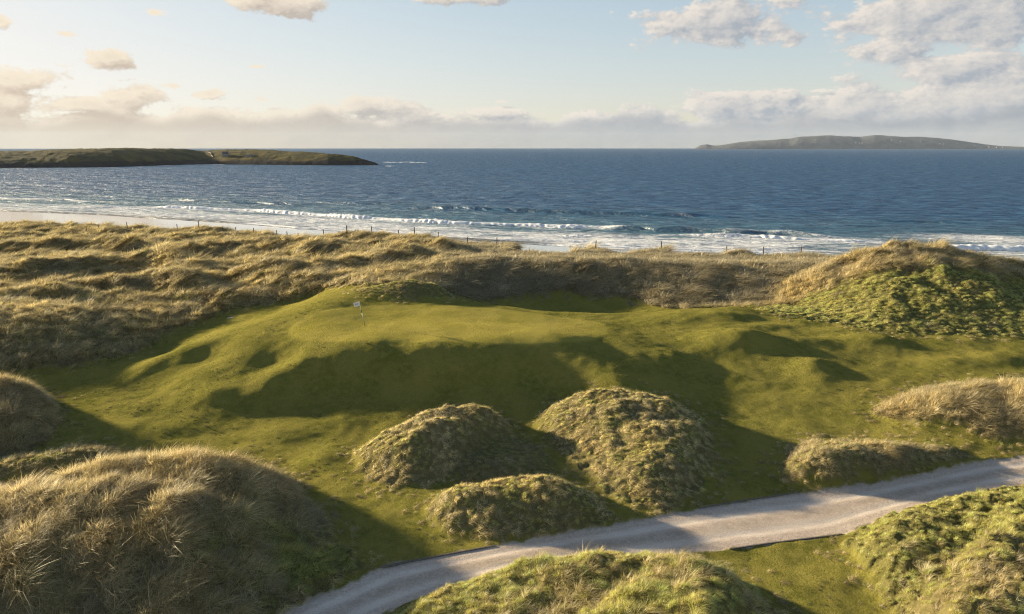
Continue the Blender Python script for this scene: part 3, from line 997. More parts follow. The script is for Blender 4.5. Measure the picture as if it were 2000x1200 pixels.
# ------------------------------------------------------------------ land objects
verts = np.stack([X, Yg, ZL], -1).reshape(-1, 3)
dzx = np.gradient(ZL, axis=1) / np.gradient(X, axis=1)
dx_row = np.gradient(X, axis=0)
dy_row = np.gradient(Yg, axis=0)
dzy = (np.gradient(ZL, axis=0) - dzx * dx_row) / dy_row
NRM = np.stack([-dzx, -dzy, np.ones_like(dzx)], -1)
NRM /= np.linalg.norm(NRM, axis=-1, keepdims=True)
idx = np.arange(NX * NY).reshape(NY, NX)
faces = np.stack([idx[:-1, :-1], idx[:-1, 1:], idx[1:, 1:], idx[1:, :-1]], -1).reshape(-1, 4)


def fc(a):
    return ((a[:-1, :-1] + a[:-1, 1:] + a[1:, 1:] + a[1:, :-1]) / 4).ravel()


f_road, f_green, f_sand, f_rough = (fc(MK[k]) for k in ('road', 'green', 'sand', 'rough'))
region = np.zeros(len(faces), int)
region[f_rough > .5] = 1
region[f_green > .5] = 2
region[f_sand > .5] = 3
region[f_road > .5] = 4
# behind and outside the seen land nothing is wanted deep under the sea
f_sd = fc(MK['shore'])
names = {0: ('fairway', 'close-mown olive fairway turf rolling around the raised green'), 1: ('dunes', 'rolling sandy dune ground under the marram grass'), 2: ('putting_green', 'smooth raised putting green catching the low sun'),
         3: ('beach', 'pale wet sand beach between the dunes and the surf'), 4: ('gravel_track', 'pale pinkish gravel track curving across the foreground')}
att = {'rough': MK['rough'].ravel(), 'road': MK['road'].ravel(), 'green': MK['green'].ravel(), 'sand': MK['sand'].ravel(), 'lat': MK['lat'].ravel(), 'shore': MK['shore'].ravel(), 'lush': GR.ravel()}
for rg, (nm, lb) in names.items():
    f = faces[(region == rg) & (f_sd < 25)]
    used, inv = np.unique(f.ravel(), return_inverse=True)
    o = mesh_obj(nm, verts[used], inv.reshape(-1, 4), M_LAND, {k: a[used] for k, a in att.items()}, normals=NRM.reshape(-1, 3)[used])
    tag(o, lb, nm.replace('_', ' '), kind='structure')

# ------------------------------------------------------------------ sea
SEA_EDGE = 14000.0
WAVES = [  # picture points of each surf line at sea level, swell height, foam, roller height
    ([(-150, 384), (20, 389), (130, 391), (175, 396)], .6, .9, .55, 'short broken surf line nearest the left edge of the bay'),
    ([(305, 405), (400, 409), (500, 413), (600, 420), (700, 427), (800, 433), (900, 438), (1000, 441), (1100, 445), (1210, 449)], .8, 1.0, .95, 'longest white breaker rolling in across the middle of the bay'),
    ([(1400, 463), (1480, 465), (1560, 469), (1640, 472), (1720, 475)], .7, 1.0, .8, 'white breaker beside the peak of the tall dune'),
    ([(1740, 486), (1850, 487), (1950, 488), (2080, 492)], .7, 1.0, .9, 'white breaker disappearing behind the right flank of the tall dune'),
    ([(470, 436), (580, 446), (700, 451), (830, 458), (920, 462)], .35, .8, .35, 'thin inner foam line close to the fence posts'),
    ([(985, 466), (1080, 470), (1180, 475), (1250, 479)], .35, .8, .4, 'small inner breaker short of the long one'),
    ([(1062, 478), (1150, 483), (1260, 487), (1400, 491), (1560, 498)], .3, .9, .4, 'last low foam line running along the dune crest'),
]
SWELLS = [([(330, 391), (450, 396), (590, 401)], .9, 2.2), ([(820, 408), (960, 412), (1100, 417), (1250, 421), (1410, 425)], 1.1, 2.4), ([(1190, 449), (1290, 452), (1400, 456), (1500, 459), (1610, 464)], 1.2, 2.2),
          ([(1340, 461), (1400, 463), (1440, 464)], .8, 1.8), ([(150, 405), (240, 407)], .5, 1.6), ([(620, 396), (760, 399)], .5, 2.2), ([(1700, 432), (1900, 438)], .5, 2.2), ([(1100, 461), (1250, 465)], .4, 1.6)]


def build_sea():
    tt = np.arange(-780, 380, 1.7)
    ss = np.concatenate([np.arange(-3, 170, .75), 170 + np.cumsum(.75 * 1.06 ** np.arange(40))])
    T, S = np.meshgrid(tt, ss)
    sh = np.interp(T, SHORE_T, SHORE_S)
    gx = T * UA[0] + (S + sh) * UN[0]
    gy = T * UA[1] + (S + sh) * UN[1]
    # beyond the near band each column runs on to the horizon, away from the viewer's side
    ex, ey = gx[-1], gy[-1]
    er = np.hypot(ex, ey)
    rr = np.linspace(0, 1, 90)[1:]
    fx, fy = [], []
    for q in rr:
        r = er * (SEA_EDGE / er) ** q
        fx.append(ex / er * r)
        fy.append(ey / er * r)
    x = np.concatenate([gx, np.array(fx)])
    y = np.concatenate([gy, np.array(fy)])
    _, sd = shore_dist(x, y)
    z = np.zeros_like(x)
    foam = np.zeros_like(x)
    near = len(ss)
    xs, ys = x[:near], y[:near]
    zz = np.zeros_like(xs)
    ff = np.zeros_like(xs)
    tcur, scur = ts(xs, ys)

    def line(pts):
        q = np.array([at_z(a, b, 0)[:2] for a, b in pts])
        t_, s_ = ts(q[:, 0], q[:, 1])
        o = np.argsort(t_)
        return t_[o], s_[o]
    for (pts, A, wd) in SWELLS:
        t_, s_ = line(pts)
        fade = sstep(tcur, t_[0] - 12, t_[0] + 12) * (1 - sstep(tcur, t_[-1] - 12, t_[-1] + 12))
        d = scur - np.interp(tcur, t_, s_) - 1.2 * perlin(tcur / 14, tcur * 0)
        prof = np.exp(-(np.where(d < 0, d / (wd * .55), d / (wd * 1.7))) ** 2)
        zz += 1.35 * A * fade * prof * (1 + .35 * perlin(tcur / 9 + 3, scur * 0))
        ff += .30 * fade * np.exp(-(d / .8) ** 2)
    for (pts, A, F, hgt, _) in WAVES:
        t_, s_ = line(pts)
        fade = sstep(tcur, t_[0] - 8, t_[0] + 8) * (1 - sstep(tcur, t_[-1] - 8, t_[-1] + 8))
        d = scur - np.interp(tcur, t_, s_)
        zz += A * fade * np.exp(-((d - .8) / 2.0) ** 2)
        ff += fade * F * (.55 * np.exp(-(d / 1.6) ** 2) + .40 * np.where(d > 0, np.exp(-(d / 16)), np.exp(-(d / 3) ** 2)))
    sdn = sd[:near]
    # the wash of white water over the shallows
    ff += .50 * sstep(sdn, 2, 8) * (1 - sstep(sdn, 22, 50)) + .30 * np.exp(-((sdn - 1.5) / 1.6) ** 2)
    ff += .17 * (1 - sstep(sdn, 30, 80))
    # broad white patch of broken water towards the right
    for (px, py, rt, rs, A) in [(1850, 462, 24, 12, .55), (1650, 468, 18, 8, .35), (1980, 470, 20, 16, .5), (1450, 470, 24, 6, .25), (520, 425, 50, 9, .3), (250, 405, 60, 8, .28)]:
        q = at_z(px, py, 0)
        t0, s0 = ts(q[0], q[1])
        ff += A * np.exp(-((tcur - t0) / rt) ** 2 - ((scur - s0) / rs) ** 2)
    for c_, f_ in ((7, .42), (15, .36), (25, .40), (38, .30)):
        gap = sstep(perlin(tcur / 60 + c_, tcur * 0 + c_), -.25, .1)
        ff += f_ * gap * np.exp(-((sdn - c_ - 3.0 * perlin(tcur / 38 + c_, tcur * 0)) / .9) ** 2)
    zz += (0.10 * fbm(tcur / 9, scur / 4, 3) + .05 * perlin(tcur / 3, scur / 1.6)) * sstep(sdn, 3, 20)
    z[:near] = zz
    foam[:near] = ff
    nx = x.shape[1]
    ix = np.arange(x.size).reshape(x.shape)
    f = np.stack([ix[:-1, :-1], ix[:-1, 1:], ix[1:, 1:], ix[1:, :-1]], -1).reshape(-1, 4)
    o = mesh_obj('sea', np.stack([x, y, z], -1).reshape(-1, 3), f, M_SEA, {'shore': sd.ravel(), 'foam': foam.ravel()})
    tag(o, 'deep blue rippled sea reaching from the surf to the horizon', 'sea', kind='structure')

    # rollers of broken water
    for (pts, A, F, hgt, lb) in WAVES:
        t_, s_ = line(pts)
        n_ = int((t_[-1] - t_[0]) / .55)
        tl = np.linspace(t_[0], t_[-1], n_)
        sl = np.interp(tl, t_, s_) + 1.0 * perlin(tl / 17, tl * 0 + 3)
        taper = np.minimum(1, np.minimum(np.arange(n_), np.arange(n_)[::-1]) / 16.0)
        strength = np.clip(.75 + .9 * fbm(tl / 22 + 5, tl * 0 + A * 9, 2), .18, 1.15) * taper
        K = 9
        ang = np.linspace(0, math.pi, K)
        vx = []
        for k in range(K):
            wob = 1 + .45 * fbm(tl / 1.6, tl * 0 + k * .45 + hgt * 5, 3)
            ds = -math.cos(ang[k]) * 1.5 * hgt * (.5 + strength) * wob
            dz = math.sin(ang[k]) * hgt * strength * wob - .06 + A * .55 * math.sin(ang[k])
            px_ = tl * UA[0] + (sl + ds) * UN[0]
            py_ = tl * UA[1] + (sl + ds) * UN[1]
            vx.append(np.stack([px_, py_, dz], -1))
        vx = np.array(vx)
        ii = np.arange(K * n_).reshape(K, n_)
        f = np.stack([ii[:-1, :-1], ii[:-1, 1:], ii[1:, 1:], ii[1:, :-1]], -1).reshape(-1, 4)
        o = mesh_obj('breaking_wave', vx.reshape(-1, 3), f[:, ::-1], M_FOAM)
        tag(o, lb, 'wave', 'breaking waves')


build_sea()


def island_surf(pts, wd, label):
    n_ = 60
    q = np.linspace(0, 1, n_)
    px = np.interp(q, np.linspace(0, 1, len(pts)), [a for a, _ in pts])
    py = np.interp(q, np.linspace(0, 1, len(pts)), [b for _, b in pts])
    c = np.array([at_z(a, b, 0) for a, b in zip(px, py)])
    rows = []
    for k in range(6):
        a = math.pi * k / 5
        wob = np.clip(.7 + .9 * fbm(c[:, 0] / 9, c[:, 1] / 9 + k * .3, 2), .15, 1.4) * np.sin(np.pi * q) ** .4
        rows.append(np.stack([c[:, 0], c[:, 1] - math.cos(a) * wd * wob, math.sin(a) * .7 * wob - .05], -1))
    v_ = np.array(rows)
    ii = np.arange(6 * n_).reshape(6, n_)
    f = np.stack([ii[:-1, :-1], ii[:-1, 1:], ii[1:, 1:], ii[1:, :-1]], -1).reshape(-1, 4)
    tag(mesh_obj('breaking_wave', v_.reshape(-1, 3), f, M_FOAM), label, 'wave', 'breaking waves')


island_surf([(262, 326), (300, 325), (350, 323.5), (400, 322.3), (440, 322.3)], 14, 'white wash in the small bay of the island')
island_surf([(745, 317), (770, 317.5), (800, 317), (835, 318.5)], 22, 'white surf breaking off the rocky tip of the island')
island_surf([(752, 324.5), (765, 325), (775, 324.5)], 9, 'little splash at the outermost rock of the island')


# ------------------------------------------------------------------ island on the left
def island_material():
    m, t, out = material('island_turf_and_rock')
    geo = t.new('ShaderNodeNewGeometry')
    P = geo.outputs['Position']
    sep = t.new('ShaderNodeSeparateXYZ')
    t.l.new(P, sep.inputs[0])
    n_ = t.noise(t.mapping(P, (.5, 1, 1)), .05, 7, .65)
    n2 = t.noise(t.mapping(P, (.25, .6, 1)), .12, 5, .6)
    turf = t.mix(t.smooth(n_, .35, .65), (.050, .047, .015), (.120, .094, .024))
    turf = t.mix(t.smooth(n2, .5, .7, 0, .6), turf, (.022, .022, .011))
    rock = t.mix(n2, (.014, .012, .012), (.040, .035, .032))
    hz = t.math('ADD', sep.outputs[2], t.math('MULTIPLY', t.math('SUBTRACT', n_, .5), 9))
    col = t.mix(t.smooth(hz, 5.0, 9), rock, turf)
    principled(t, out, col, .95, .1, t.bump(n_, .8, 4.0))
    return m


def build_island():
    mat = island_material()
    prof = [(-420, 297), (-250, 294), (-100, 296), (0, 297), (60, 296), (120, 293), (200, 291.5), (280, 291.5), (365, 293), (385, 295.5), (402, 296.5), (415, 295), (440, 293.5), (520, 294), (560, 297), (640, 301), (690, 307), (718, 315), (740, 322), (752, 327)]
    front = [(-420, 332), (0, 329), (130, 328.3), (220, 327), (310, 324.3), (400, 321.8), (520, 323), (640, 324), (740, 323.5), (752, 324)]
    n, k = 420, 46
    pxs = np.linspace(-420, 750, n)
    yb = np.interp(pxs, [a for a, _ in front], [b for _, b in front])
    V_ = np.zeros((k, n, 3))
    for i, px in enumerate(pxs):
        f = at_z(px, yb[i] - .6, 0)
        y0 = f[1]
        depth = 190 * min(1, max(.05, (765 - px) / 260))
        top = np.interp(px, [a for a, _ in prof], [b for _, b in prof])
        c = at_y(px, top, y0 + depth * .55)
        H = max(c[2], .6)
        for j in range(k):
            q = j / (k - 1)
            y = y0 + q * depth
            h = H * (math.sin(math.pi * min(1, q / .55) / 2) ** .75 if q < .55 else math.cos((q - .55) / .45 * math.pi / 2) ** .6)
            V_[j, i] = (ray(px, 300)[0] / ray(px, 300)[1] * y, y, h)
    x, y = V_[..., 0], V_[..., 1]
    # a rocky step at the water and hummocks on top
    h = V_[..., 2]
    h = h + sstep(h, 1, 9) * (fbm(x / 40, y / 30, 4) * 1.3) + fbm(x / 9, y / 7, 3) * .9 * sstep(h, .3, 2)
    h = np.where(h > 1.2, h + 1.6 * sstep(h, 1.2, 2.4), h)
    V_[..., 2] = h - .5
    ii = np.arange(n * k).reshape(k, n)
    f = np.stack([ii[:-1, :-1], ii[:-1, 1:], ii[1:, 1:], ii[1:, :-1]], -1).reshape(-1, 4)
    o = mesh_obj('island', V_.reshape(-1, 3), f, mat)
    tag(o, 'low dark green island with a rocky shore off the left of the bay', 'island', kind='structure')

    def isl_h(x_, y_):
        d = (V_[..., 0] - x_) ** 2 + (V_[..., 1] - y_) ** 2
        return float(V_.reshape(-1, 3)[d.argmin()][2])
    return V_, isl_h


ISL, isl_h = build_island()

M_STONE = plain('cottage_stone', (.30, .27, .23), .9, .1, .05, .3, 2)
M_SLATE = plain('cottage_slate', (.10, .10, .105), .8, .2, .02, .3, 3)
M_DARK = plain('dark_opening', (.015, .015, .016), .9, .1)
M_WHITEWASH = plain('whitewash', (.72, .70, .66), .8, .2, None, .08, 2)


def box_faces(bm, x0, x1, y0, y1, z0, z1):
    vs_ = [bm.verts.new(c) for c in ((x0, y0, z0), (x1, y0, z0), (x1, y1, z0), (x0, y1, z0), (x0, y0, z1), (x1, y0, z1), (x1, y1, z1), (x0, y1, z1))]
    for q in ((3, 2, 1, 0), (4, 5, 6, 7), (0, 1, 5, 4), (1, 2, 6, 5), (2, 3, 7, 6), (3, 0, 4, 7)):
        bm.faces.new([vs_[i] for i in q])


def bm_obj(name, bm, mat, parent=None, smooth=False):
    bmesh.ops.recalc_face_normals(bm, faces=bm.faces)
    me = bpy.data.meshes.new(name)
    bm.to_mesh(me)
    bm.free()
    me.materials.append(mat)
    if smooth:
        for p in me.polygons:
            p.use_smooth = True
    o = bpy.data.objects.new(name, me)
    COL.objects.link(o)
    if parent is not None:
        o.parent = parent
    return o


def cottage(loc, rz, L, D, H, RH, wall_m, roof_m, label, group=None, roofless=False, name='cottage', detail=True):
    e = empty(name, loc)
    e.rotation_euler = (0, 0, rz)
    tag(e, label, 'cottage', group)
    bm = bmesh.new()
    # gabled wall shell
    pr = [(-D / 2, -1.5), (D / 2, -1.5), (D / 2, H), (0, H + RH), (-D / 2, H)]
    a = [bm.verts.new((-L / 2, y, z)) for y, z in pr]
    b = [bm.verts.new((L / 2, y, z)) for y, z in pr]
    bm.faces.new(a[::-1])
    bm.faces.new(b)
    for i in range(5):
        if roofless and i in (2, 3):
            continue
        bm.faces.new((a[i], a[(i + 1) % 5], b[(i + 1) % 5], b[i]))
    bm_obj('wall', bm, wall_m, e)
    if not roofless:
        bm = bmesh.new()
        for s in (-1, 1):
            o_ = .35
            q = [(-L / 2 - .15, s * (D / 2 + o_), H - RH * o_ / (D / 2) + .12), (L / 2 + .15, s * (D / 2 + o_), H - RH * o_ / (D / 2) + .12), (L / 2 + .15, 0, H + RH + .12), (-L / 2 - .15, 0, H + RH + .12)]
            lo = [bm.verts.new(c) for c in q]
            up = [bm.verts.new((c[0], c[1], c[2] + .2)) for c in q]
            bm.faces.new(lo)
            bm.faces.new(up)
            for i in range(4):
                bm.faces.new((lo[i], lo[(i + 1) % 4], up[(i + 1) % 4], up[i]))
        r = bm_obj('roof', bm, roof_m, e)
        if detail:
            for s in (-1, 1):
                bm = bmesh.new()
                box_faces(bm, s * (L / 2 - .8) - .45, s * (L / 2 - .8) + .45, -.35, .35, H + RH - .4, H + RH + 1.2)
                bm_obj('chimney', bm, wall_m, r)
    if detail:
        for k, x in enumerate((-L * .28, 0, L * .28)):
            bm = bmesh.new()
            if k == 1:
                box_faces(bm, x - .5, x + .5, -D / 2 - .03, -D / 2 + .1, 0, 2.0)
                bm_obj('door', bm, M_DARK, e)
            else:
                box_faces(bm, x - .5, x + .5, -D / 2 - .03, -D / 2 + .1, .9, 2.0)
                bm_obj('window', bm, M_DARK, e)
    return e


def isl_at(px, q):
    i = int(np.interp(px, [-420, 750], [0, 419]))
    j = int(q * 45)
    return tuple(ISL[j, i])


p = isl_at(441, .17)
cottage((p[0], p[1], p[2] - .3), R(12), 9, 6.5, 3.6, 3.0, M_STONE, M_SLATE, 'grey stone cottage with a gable near the neck of the island')
p = isl_at(489, .17)
cottage((p[0], p[1], p[2] - .3), R(4), 13, 6, 3.0, 2.4, M_STONE, M_SLATE, 'longer low dark stone building to the right of the gabled cottage', roofless=True)
# stone wall climbing the neck of the island
bm = bmesh.new()
pw = [isl_at(407 + 9 * k / 12, .45 - .30 * k / 12) for k in range(13)]
for a, b in zip(pw[:-1], pw[1:]):
    va = [bm.verts.new((q[0] + dx, q[1], q[2] + dz)) for q in (a, b) for dx, dz in ((-.4, -.6), (.4, -.6), (.3, 1.3), (-.3, 1.3))]
    for i in range(4):
        bm.faces.new((va[i], va[(i + 1) % 4], va[4 + (i + 1) % 4], va[4 + i]))
tag(bm_obj('stone_wall', bm, M_STONE), 'pale dry stone wall climbing the dip in the island', 'wall')


# ------------------------------------------------------------------ far headland on the right
def build_headland():
    m, t, out = material('far_headland')
    geo = t.new('ShaderNodeNewGeometry')
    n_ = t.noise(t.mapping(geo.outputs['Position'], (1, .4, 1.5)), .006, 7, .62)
    col = t.mix(t.smooth(n_, .35, .65), (.090, .100, .112), (.145, .150, .155))  # blue-grey of distance haze mixed into the hill colour
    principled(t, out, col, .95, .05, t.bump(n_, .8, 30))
    prof = [(1352, 291.5), (1358, 289), (1366, 284.5), (1380, 282.5), (1390, 284.5), (1402, 284.5), (1440, 278.5), (1480, 274.5), (1540, 271.5), (1556, 267.5), (1620, 264.5), (1680, 267.5), (1706, 264.5), (1760, 267), (1800, 268.5), (1850, 271.5), (1900, 279), (1950, 285.5), (2000, 287), (2100, 288), (2250, 291)]
    n, k = 520, 30
    y0 = 8600.0
    pxs = np.linspace(1352, 2250, n)
    top = np.interp(pxs, [a for a, _ in prof], [b for _, b in prof])
    V_ = np.zeros((k, n, 3))
    for i, px in enumerate(pxs):
        c = at_y(px, top[i], y0 + 500)
        H = max(c[2], 2)
        for j in range(k):
            q = j / (k - 1)
            y = y0 + q * 1100
            V_[j, i] = ((px - 1000) / FPX * (y * CP + CAM_H * SP), y, H * (math.sin(min(1, q / .455) * math.pi / 2) ** .7 if q < .455 else math.cos((q - .455) / .545 * math.pi / 2) ** .7))
    h = V_[..., 2]
    V_[..., 2] = h + sstep(h, 4, 60) * fbm(V_[..., 0] / 260, V_[..., 1] / 200, 4) * 9 - 1.0
    ii = np.arange(n * k).reshape(k, n)
    f = np.stack([ii[:-1, :-1], ii[:-1, 1:], ii[1:, 1:], ii[1:, :-1]], -1).reshape(-1, 4)
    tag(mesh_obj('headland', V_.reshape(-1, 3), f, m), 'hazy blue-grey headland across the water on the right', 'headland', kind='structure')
    # the few white houses that show as specks
    nth = ['leftmost', 'second', 'third', 'fourth', 'fifth', 'sixth', 'seventh', 'eighth', 'ninth', 'tenth', 'eleventh', 'twelfth', 'thirteenth', 'rightmost']
    for num, (px, q) in enumerate(sorted([(1672, .08), (1678, .07), (1684, .09), (1592, .14), (1740, .15), (1758, .12), (1795, .16), (1836, .10), (1842, .08), (1868, .12), (1905, .12), (1932, .10), (1946, .10), (1958, .12)])):
        i = int((px - 1352) / 898 * (n - 1))
        p_ = V_[int(q * (k - 1)) + 1, i]
        cottage((p_[0], p_[1], p_[2]), R(rng.uniform(-25, 25)), 11, 7, 4, 3, M_WHITEWASH, M_SLATE, '%s of the tiny white houses on the far headland%s' % (nth[num], '' if num in (0, 13) else ', counted from the left'), 'white houses on the far headland', detail=False)


build_headland()


# ------------------------------------------------------------------ grass tufts
def tuft(name, n, length, spread, lean, width, seed, curl=1.0, up=.9):
    r = np.random.default_rng(seed)
    V_, F_, bv, bh = [], [], [], []
    for i in range(n):
        ang = r.uniform(0, 2 * math.pi)
        rad = spread * math.sqrt(r.uniform(0, 1))
        bx, by = rad * math.cos(ang), rad * math.sin(ang)
        L = length * r.uniform(.55, 1.15)
        # direction: outwards a little, downwind (+x) mostly
        a2 = ang + r.normal(0, .5)
        dx = .35 * math.cos(a2) * (rad / spread + .2) + lean * r.uniform(.4, 1.4)
        dy = .35 * math.sin(a2) * (rad / spread + .2) + lean * r.normal(0, .45)
        w_ = width * r.uniform(.6, 1.3)
        sx, sy = -dy, dx
        q = math.hypot(sx, sy) + 1e-6
        sx, sy = sx / q, sy / q
        if r.uniform() < .35:
            c_ = r.uniform(0, math.pi)
            sx, sy = math.cos(c_), math.sin(c_)
        base = len(V_)
        val = r.uniform(0, 1)
        segs = 4
        for k in range(segs + 1):
            s = k / segs
            hx = (dx * s + dx * curl * 1.3 * s * s) * L
            hy = (dy * s + dy * curl * 1.3 * s * s) * L
            hz = L * (up * s - curl * .42 * s * s * min(1.5, math.hypot(dx, dy) * 1.5))
            ww = w_ * (1 - s ** 1.6) * .5
            if k < segs:
                V_.append((bx + hx - sx * ww, by + hy - sy * ww, hz - .05))
                V_.append((bx + hx + sx * ww, by + hy + sy * ww, hz - .05))
                bv += [val, val]
                bh += [s, s]
            else:
                V_.append((bx + hx, by + hy, hz - .05))
                bv.append(val)
                bh.append(1.0)
        for k in range(segs - 1):
            b = base + 2 * k
            F_.append((b, b + 1, b + 3))
            F_.append((b, b + 3, b + 2))
        b = base + 2 * (segs - 1)
        F_.append((b, b + 1, b + 2))
    o = mesh_obj(name, V_, F_, M_BLADE, {'bv': bv, 'bh': bh}, link=False)
    return o


TUFTS = bpy.data.collections.new('grass_tufts')
for k in range(4):
    TUFTS.objects.link(tuft('a_marram_%d' % k, 85, .78, .26, .42, .020, 20 + k, 1.0))
for k in range(3):
    TUFTS.objects.link(tuft('b_turf_tussock_%d' % k, 130, .42, .27, .30, .014, 40 + k, .9))
for k in range(3):
    TUFTS.objects.link(tuft('c_far_marram_%d' % k, 90, .80, .42, .42, .036, 60 + k, 1.0))
for k in range(2):
    TUFTS.objects.link(tuft('d_wisp_%d' % k, 26, 1.0, .22, .36, .016, 80 + k, .9, 1.0))


def grass_nodes():
    g = bpy.data.node_groups.new('grass_on_points', 'GeometryNodeTree')
    g.is_modifier = True
    g.interface.new_socket('Geometry', in_out='INPUT', socket_type='NodeSocketGeometry')
    g.interface.new_socket('Geometry', in_out='OUTPUT', socket_type='NodeSocketGeometry')
    n, l = g.nodes, g.links
    gi, go = n.new('NodeGroupInput'), n.new('NodeGroupOutput')
    ci = n.new('GeometryNodeCollectionInfo')
    ci.inputs['Collection'].default_value = TUFTS
    ci.inputs['Separate Children'].default_value = True
    ci.inputs['Reset Children'].default_value = True
    ip = n.new('GeometryNodeInstanceOnPoints')
    l.new(gi.outputs[0], ip.inputs['Points'])
    l.new(ci.outputs[0], ip.inputs['Instance'])
    ip.inputs['Pick Instance'].default_value = True

    def na(name, typ):
        q = n.new('GeometryNodeInputNamedAttribute')
        q.data_type = typ
        q.inputs[0].default_value = name
        return q.outputs[0]
    l.new(na('pick', 'INT'), ip.inputs['Instance Index'])
    e2r = n.new('FunctionNodeEulerToRotation')
    l.new(na('rot', 'FLOAT_VECTOR'), e2r.inputs[0])
    l.new(e2r.outputs[0], ip.inputs['Rotation'])
    l.new(na('scl', 'FLOAT_VECTOR'), ip.inputs['Scale'])
    l.new(ip.outputs[0], go.inputs[0])
    return g


GRASS = grass_nodes()


def grass_object(name, P, pick, rot, scl, tint, label):
    me = bpy.data.meshes.new(name)
    me.vertices.add(len(P))
    me.vertices.foreach_set('co', np.asarray(P, np.float32).ravel())
    a = me.attributes.new('pick', 'INT', 'POINT')
    a.data.foreach_set('value', np.asarray(pick, np.int32))
    for nm, arr in (('rot', rot), ('scl', scl), ('tint', tint)):
        a = me.attributes.new(nm, 'FLOAT_VECTOR', 'POINT')
        a.data.foreach_set('vector', np.asarray(arr, np.float32).ravel())
    me.materials.append(M_BLADE)
    o = bpy.data.objects.new(name, me)
    COL.objects.link(o)
    md = o.modifiers.new('grass', 'NODES')
    md.node_group = GRASS
    return tag(o, label, 'grass', kind='stuff')


def scatter():
    bands = [(17, 50, .30), (50, 66, .36), (66, 90, .46), (90, 118, .60), (118, 175, .80)]
    xs, ys, sp = [], [], []
    for (a, b, s) in bands:
        hx = b * .98 + 10
        gx, gy = np.meshgrid(np.arange(-hx, hx, s), np.arange(a, b, s))
        gx = gx + rng.uniform(-.5, .5, gx.shape) * s * 1.1
        gy = gy + rng.uniform(-.5, .5, gy.shape) * s * 1.1
        k = np.abs(gx) < gy * .92 + 9
        xs.append(gx[k])
        ys.append(gy[k])
        sp.append(np.full(k.sum(), s))
    x, y, s = map(np.concatenate, (xs, ys, sp))
    rough, sand, road = hm(x, y, MK['rough']), hm(x, y, MK['sand']), hm(x, y, MK['road'])
    fj = np.clip(np.rint(np.interp(y, yk, np.arange(NY))).astype(int), 0, NY - 1)
    fi = np.clip(np.rint((x / half[fj] + 1) / 2 * (NX - 1)).astype(int), 0, NX - 1)
    own = MK['own'][fj, fi]
    esd = hm(x, y, MK['esd'])
    keep = (rng.uniform(0, 1, len(x)) < np.maximum(sstep(rough, .45, .95), .34 * sstep(esd, -1.9, 0))) & (road < .12) & (sand < .5)
    esd = esd[keep]
    x, y, s, own, fi, fj = (q[keep] for q in (x, y, s, own, fi, fj))
    z = hm(x, y)
    g = hm(x, y, GR)
    nrm = NRM[fj, fi]
    N = len(x)
    # which tuft
    r1 = rng.uniform(0, 1, N)
    is_green = r1 < np.clip((g - .28) * 1.9, 0, 1)
    far = y > 72
    pick = np.where(is_green, 4 + rng.integers(0, 3, N), np.where(far, 7 + rng.integers(0, 3, N), rng.integers(0, 4, N)))
    wisp = (~is_green) & (rng.uniform(0, 1, N) < .16) & (y < 80)
    pick = np.where(wisp, 10 + rng.integers(0, 2, N), pick)
    hgt = np.full(N, .85)
    for i, m in enumerate(MOUNDS):
        hgt = np.where(own == i, m['h'], hgt)
    k_big = [q['key'] for q in MOUNDS].index('big_dune')
    hgt = np.where((own == k_big) & is_green, .55, hgt)
    patch = .85 + .55 * fbm(x / 1.9 + 8, y / 1.9, 2)
    edge = .24 + .26 * sstep(esd, -.6, .25) + .5 * sstep(esd, .1, 1.5)
    sz = np.clip(edge * hgt * patch * rng.uniform(.75, 1.25, N), .10, 1.4)
    wide = np.clip(s / .34, .9, 2.0) * rng.uniform(.85, 1.2, N)
    scl = np.stack([wide * np.clip(sz, .40, 1.2), wide * np.clip(sz, .40, 1.2), sz * np.clip(s / .40, 1, 1.25)], -1)
    # wind from the sea: blades lean to the right and slightly towards the viewer, swirling from patch to patch
    yaw = R(-18) + 1.1 * fbm(x / 2.6, y / 2.6 + 5, 2) + rng.normal(0, .35, N)
    tilt = .75
    rx = -np.arctan2(nrm[:, 1], nrm[:, 2]) * tilt
    ry = np.arctan2(nrm[:, 0], nrm[:, 2]) * tilt
    rot = np.stack([rx, ry, yaw], -1)
    # colour of the plant itself
    n1 = fbm(x / 1.7 + 11, y / 1.7, 3)
    n2 = rng.normal(0, 1, N)
    straw = np.array([.620, .510, .245])
    brown = np.array([.370, .285, .135])
    grey = np.array([.420, .370, .240])
    leaf = np.array([.230, .285, .050])
    olive = np.array([.430, .390, .105])
    a = np.clip(.62 + n1 * .9 + n2 * .12, 0, 1)[:, None]
    dry = straw * a + brown * (1 - a)
    c = np.clip(.25 + fbm(x / 4 + 40, y / 4, 2) * .8, 0, .7)[:, None]
    dry = dry * (1 - c) + grey * c
    b_ = np.clip(.5 + n1 * .8 + n2 * .2, 0, 1)[:, None]
    wet = leaf * b_ + olive * (1 - b_)
    gg = g[:, None]
    tint = np.where(is_green[:, None], wet * (.98 + .22 * gg) + dry * .22, dry * (1 - .25 * gg) + wet * .25 * gg)
    tint = 1.1 * tint * np.clip(1 + .16 * n2, .6, 1.5)[:, None]
    # the three middle mounds get a brighter grass tint
    tint = tint * np.where((own >= 1) & (own <= 3), 1.3, 1.0)[:, None]
    face = (sstep(x, -12, -5) * sstep(y, 68, 72) * (own < 0))[:, None] * .6
    tint = tint * (1 - face) + np.array([.47, .42, .30]) * face
    P = np.stack([x, y, z], -1)
    for i, m in enumerate(MOUNDS):
        k = own == i
        if k.sum():
            grass_object('marram_grass' if m['green'] < .6 else 'tussock_grass', P[k], pick[k], rot[k], scl[k], tint[k], m['label'])
    rest = own < 0
    dune = rest
    xx = (P[:, 0] / (P[:, 1] * CP + 15 * SP)) * FPX + 1000
    left = dune & (xx < 860)
    right = dune & (xx >= 860)
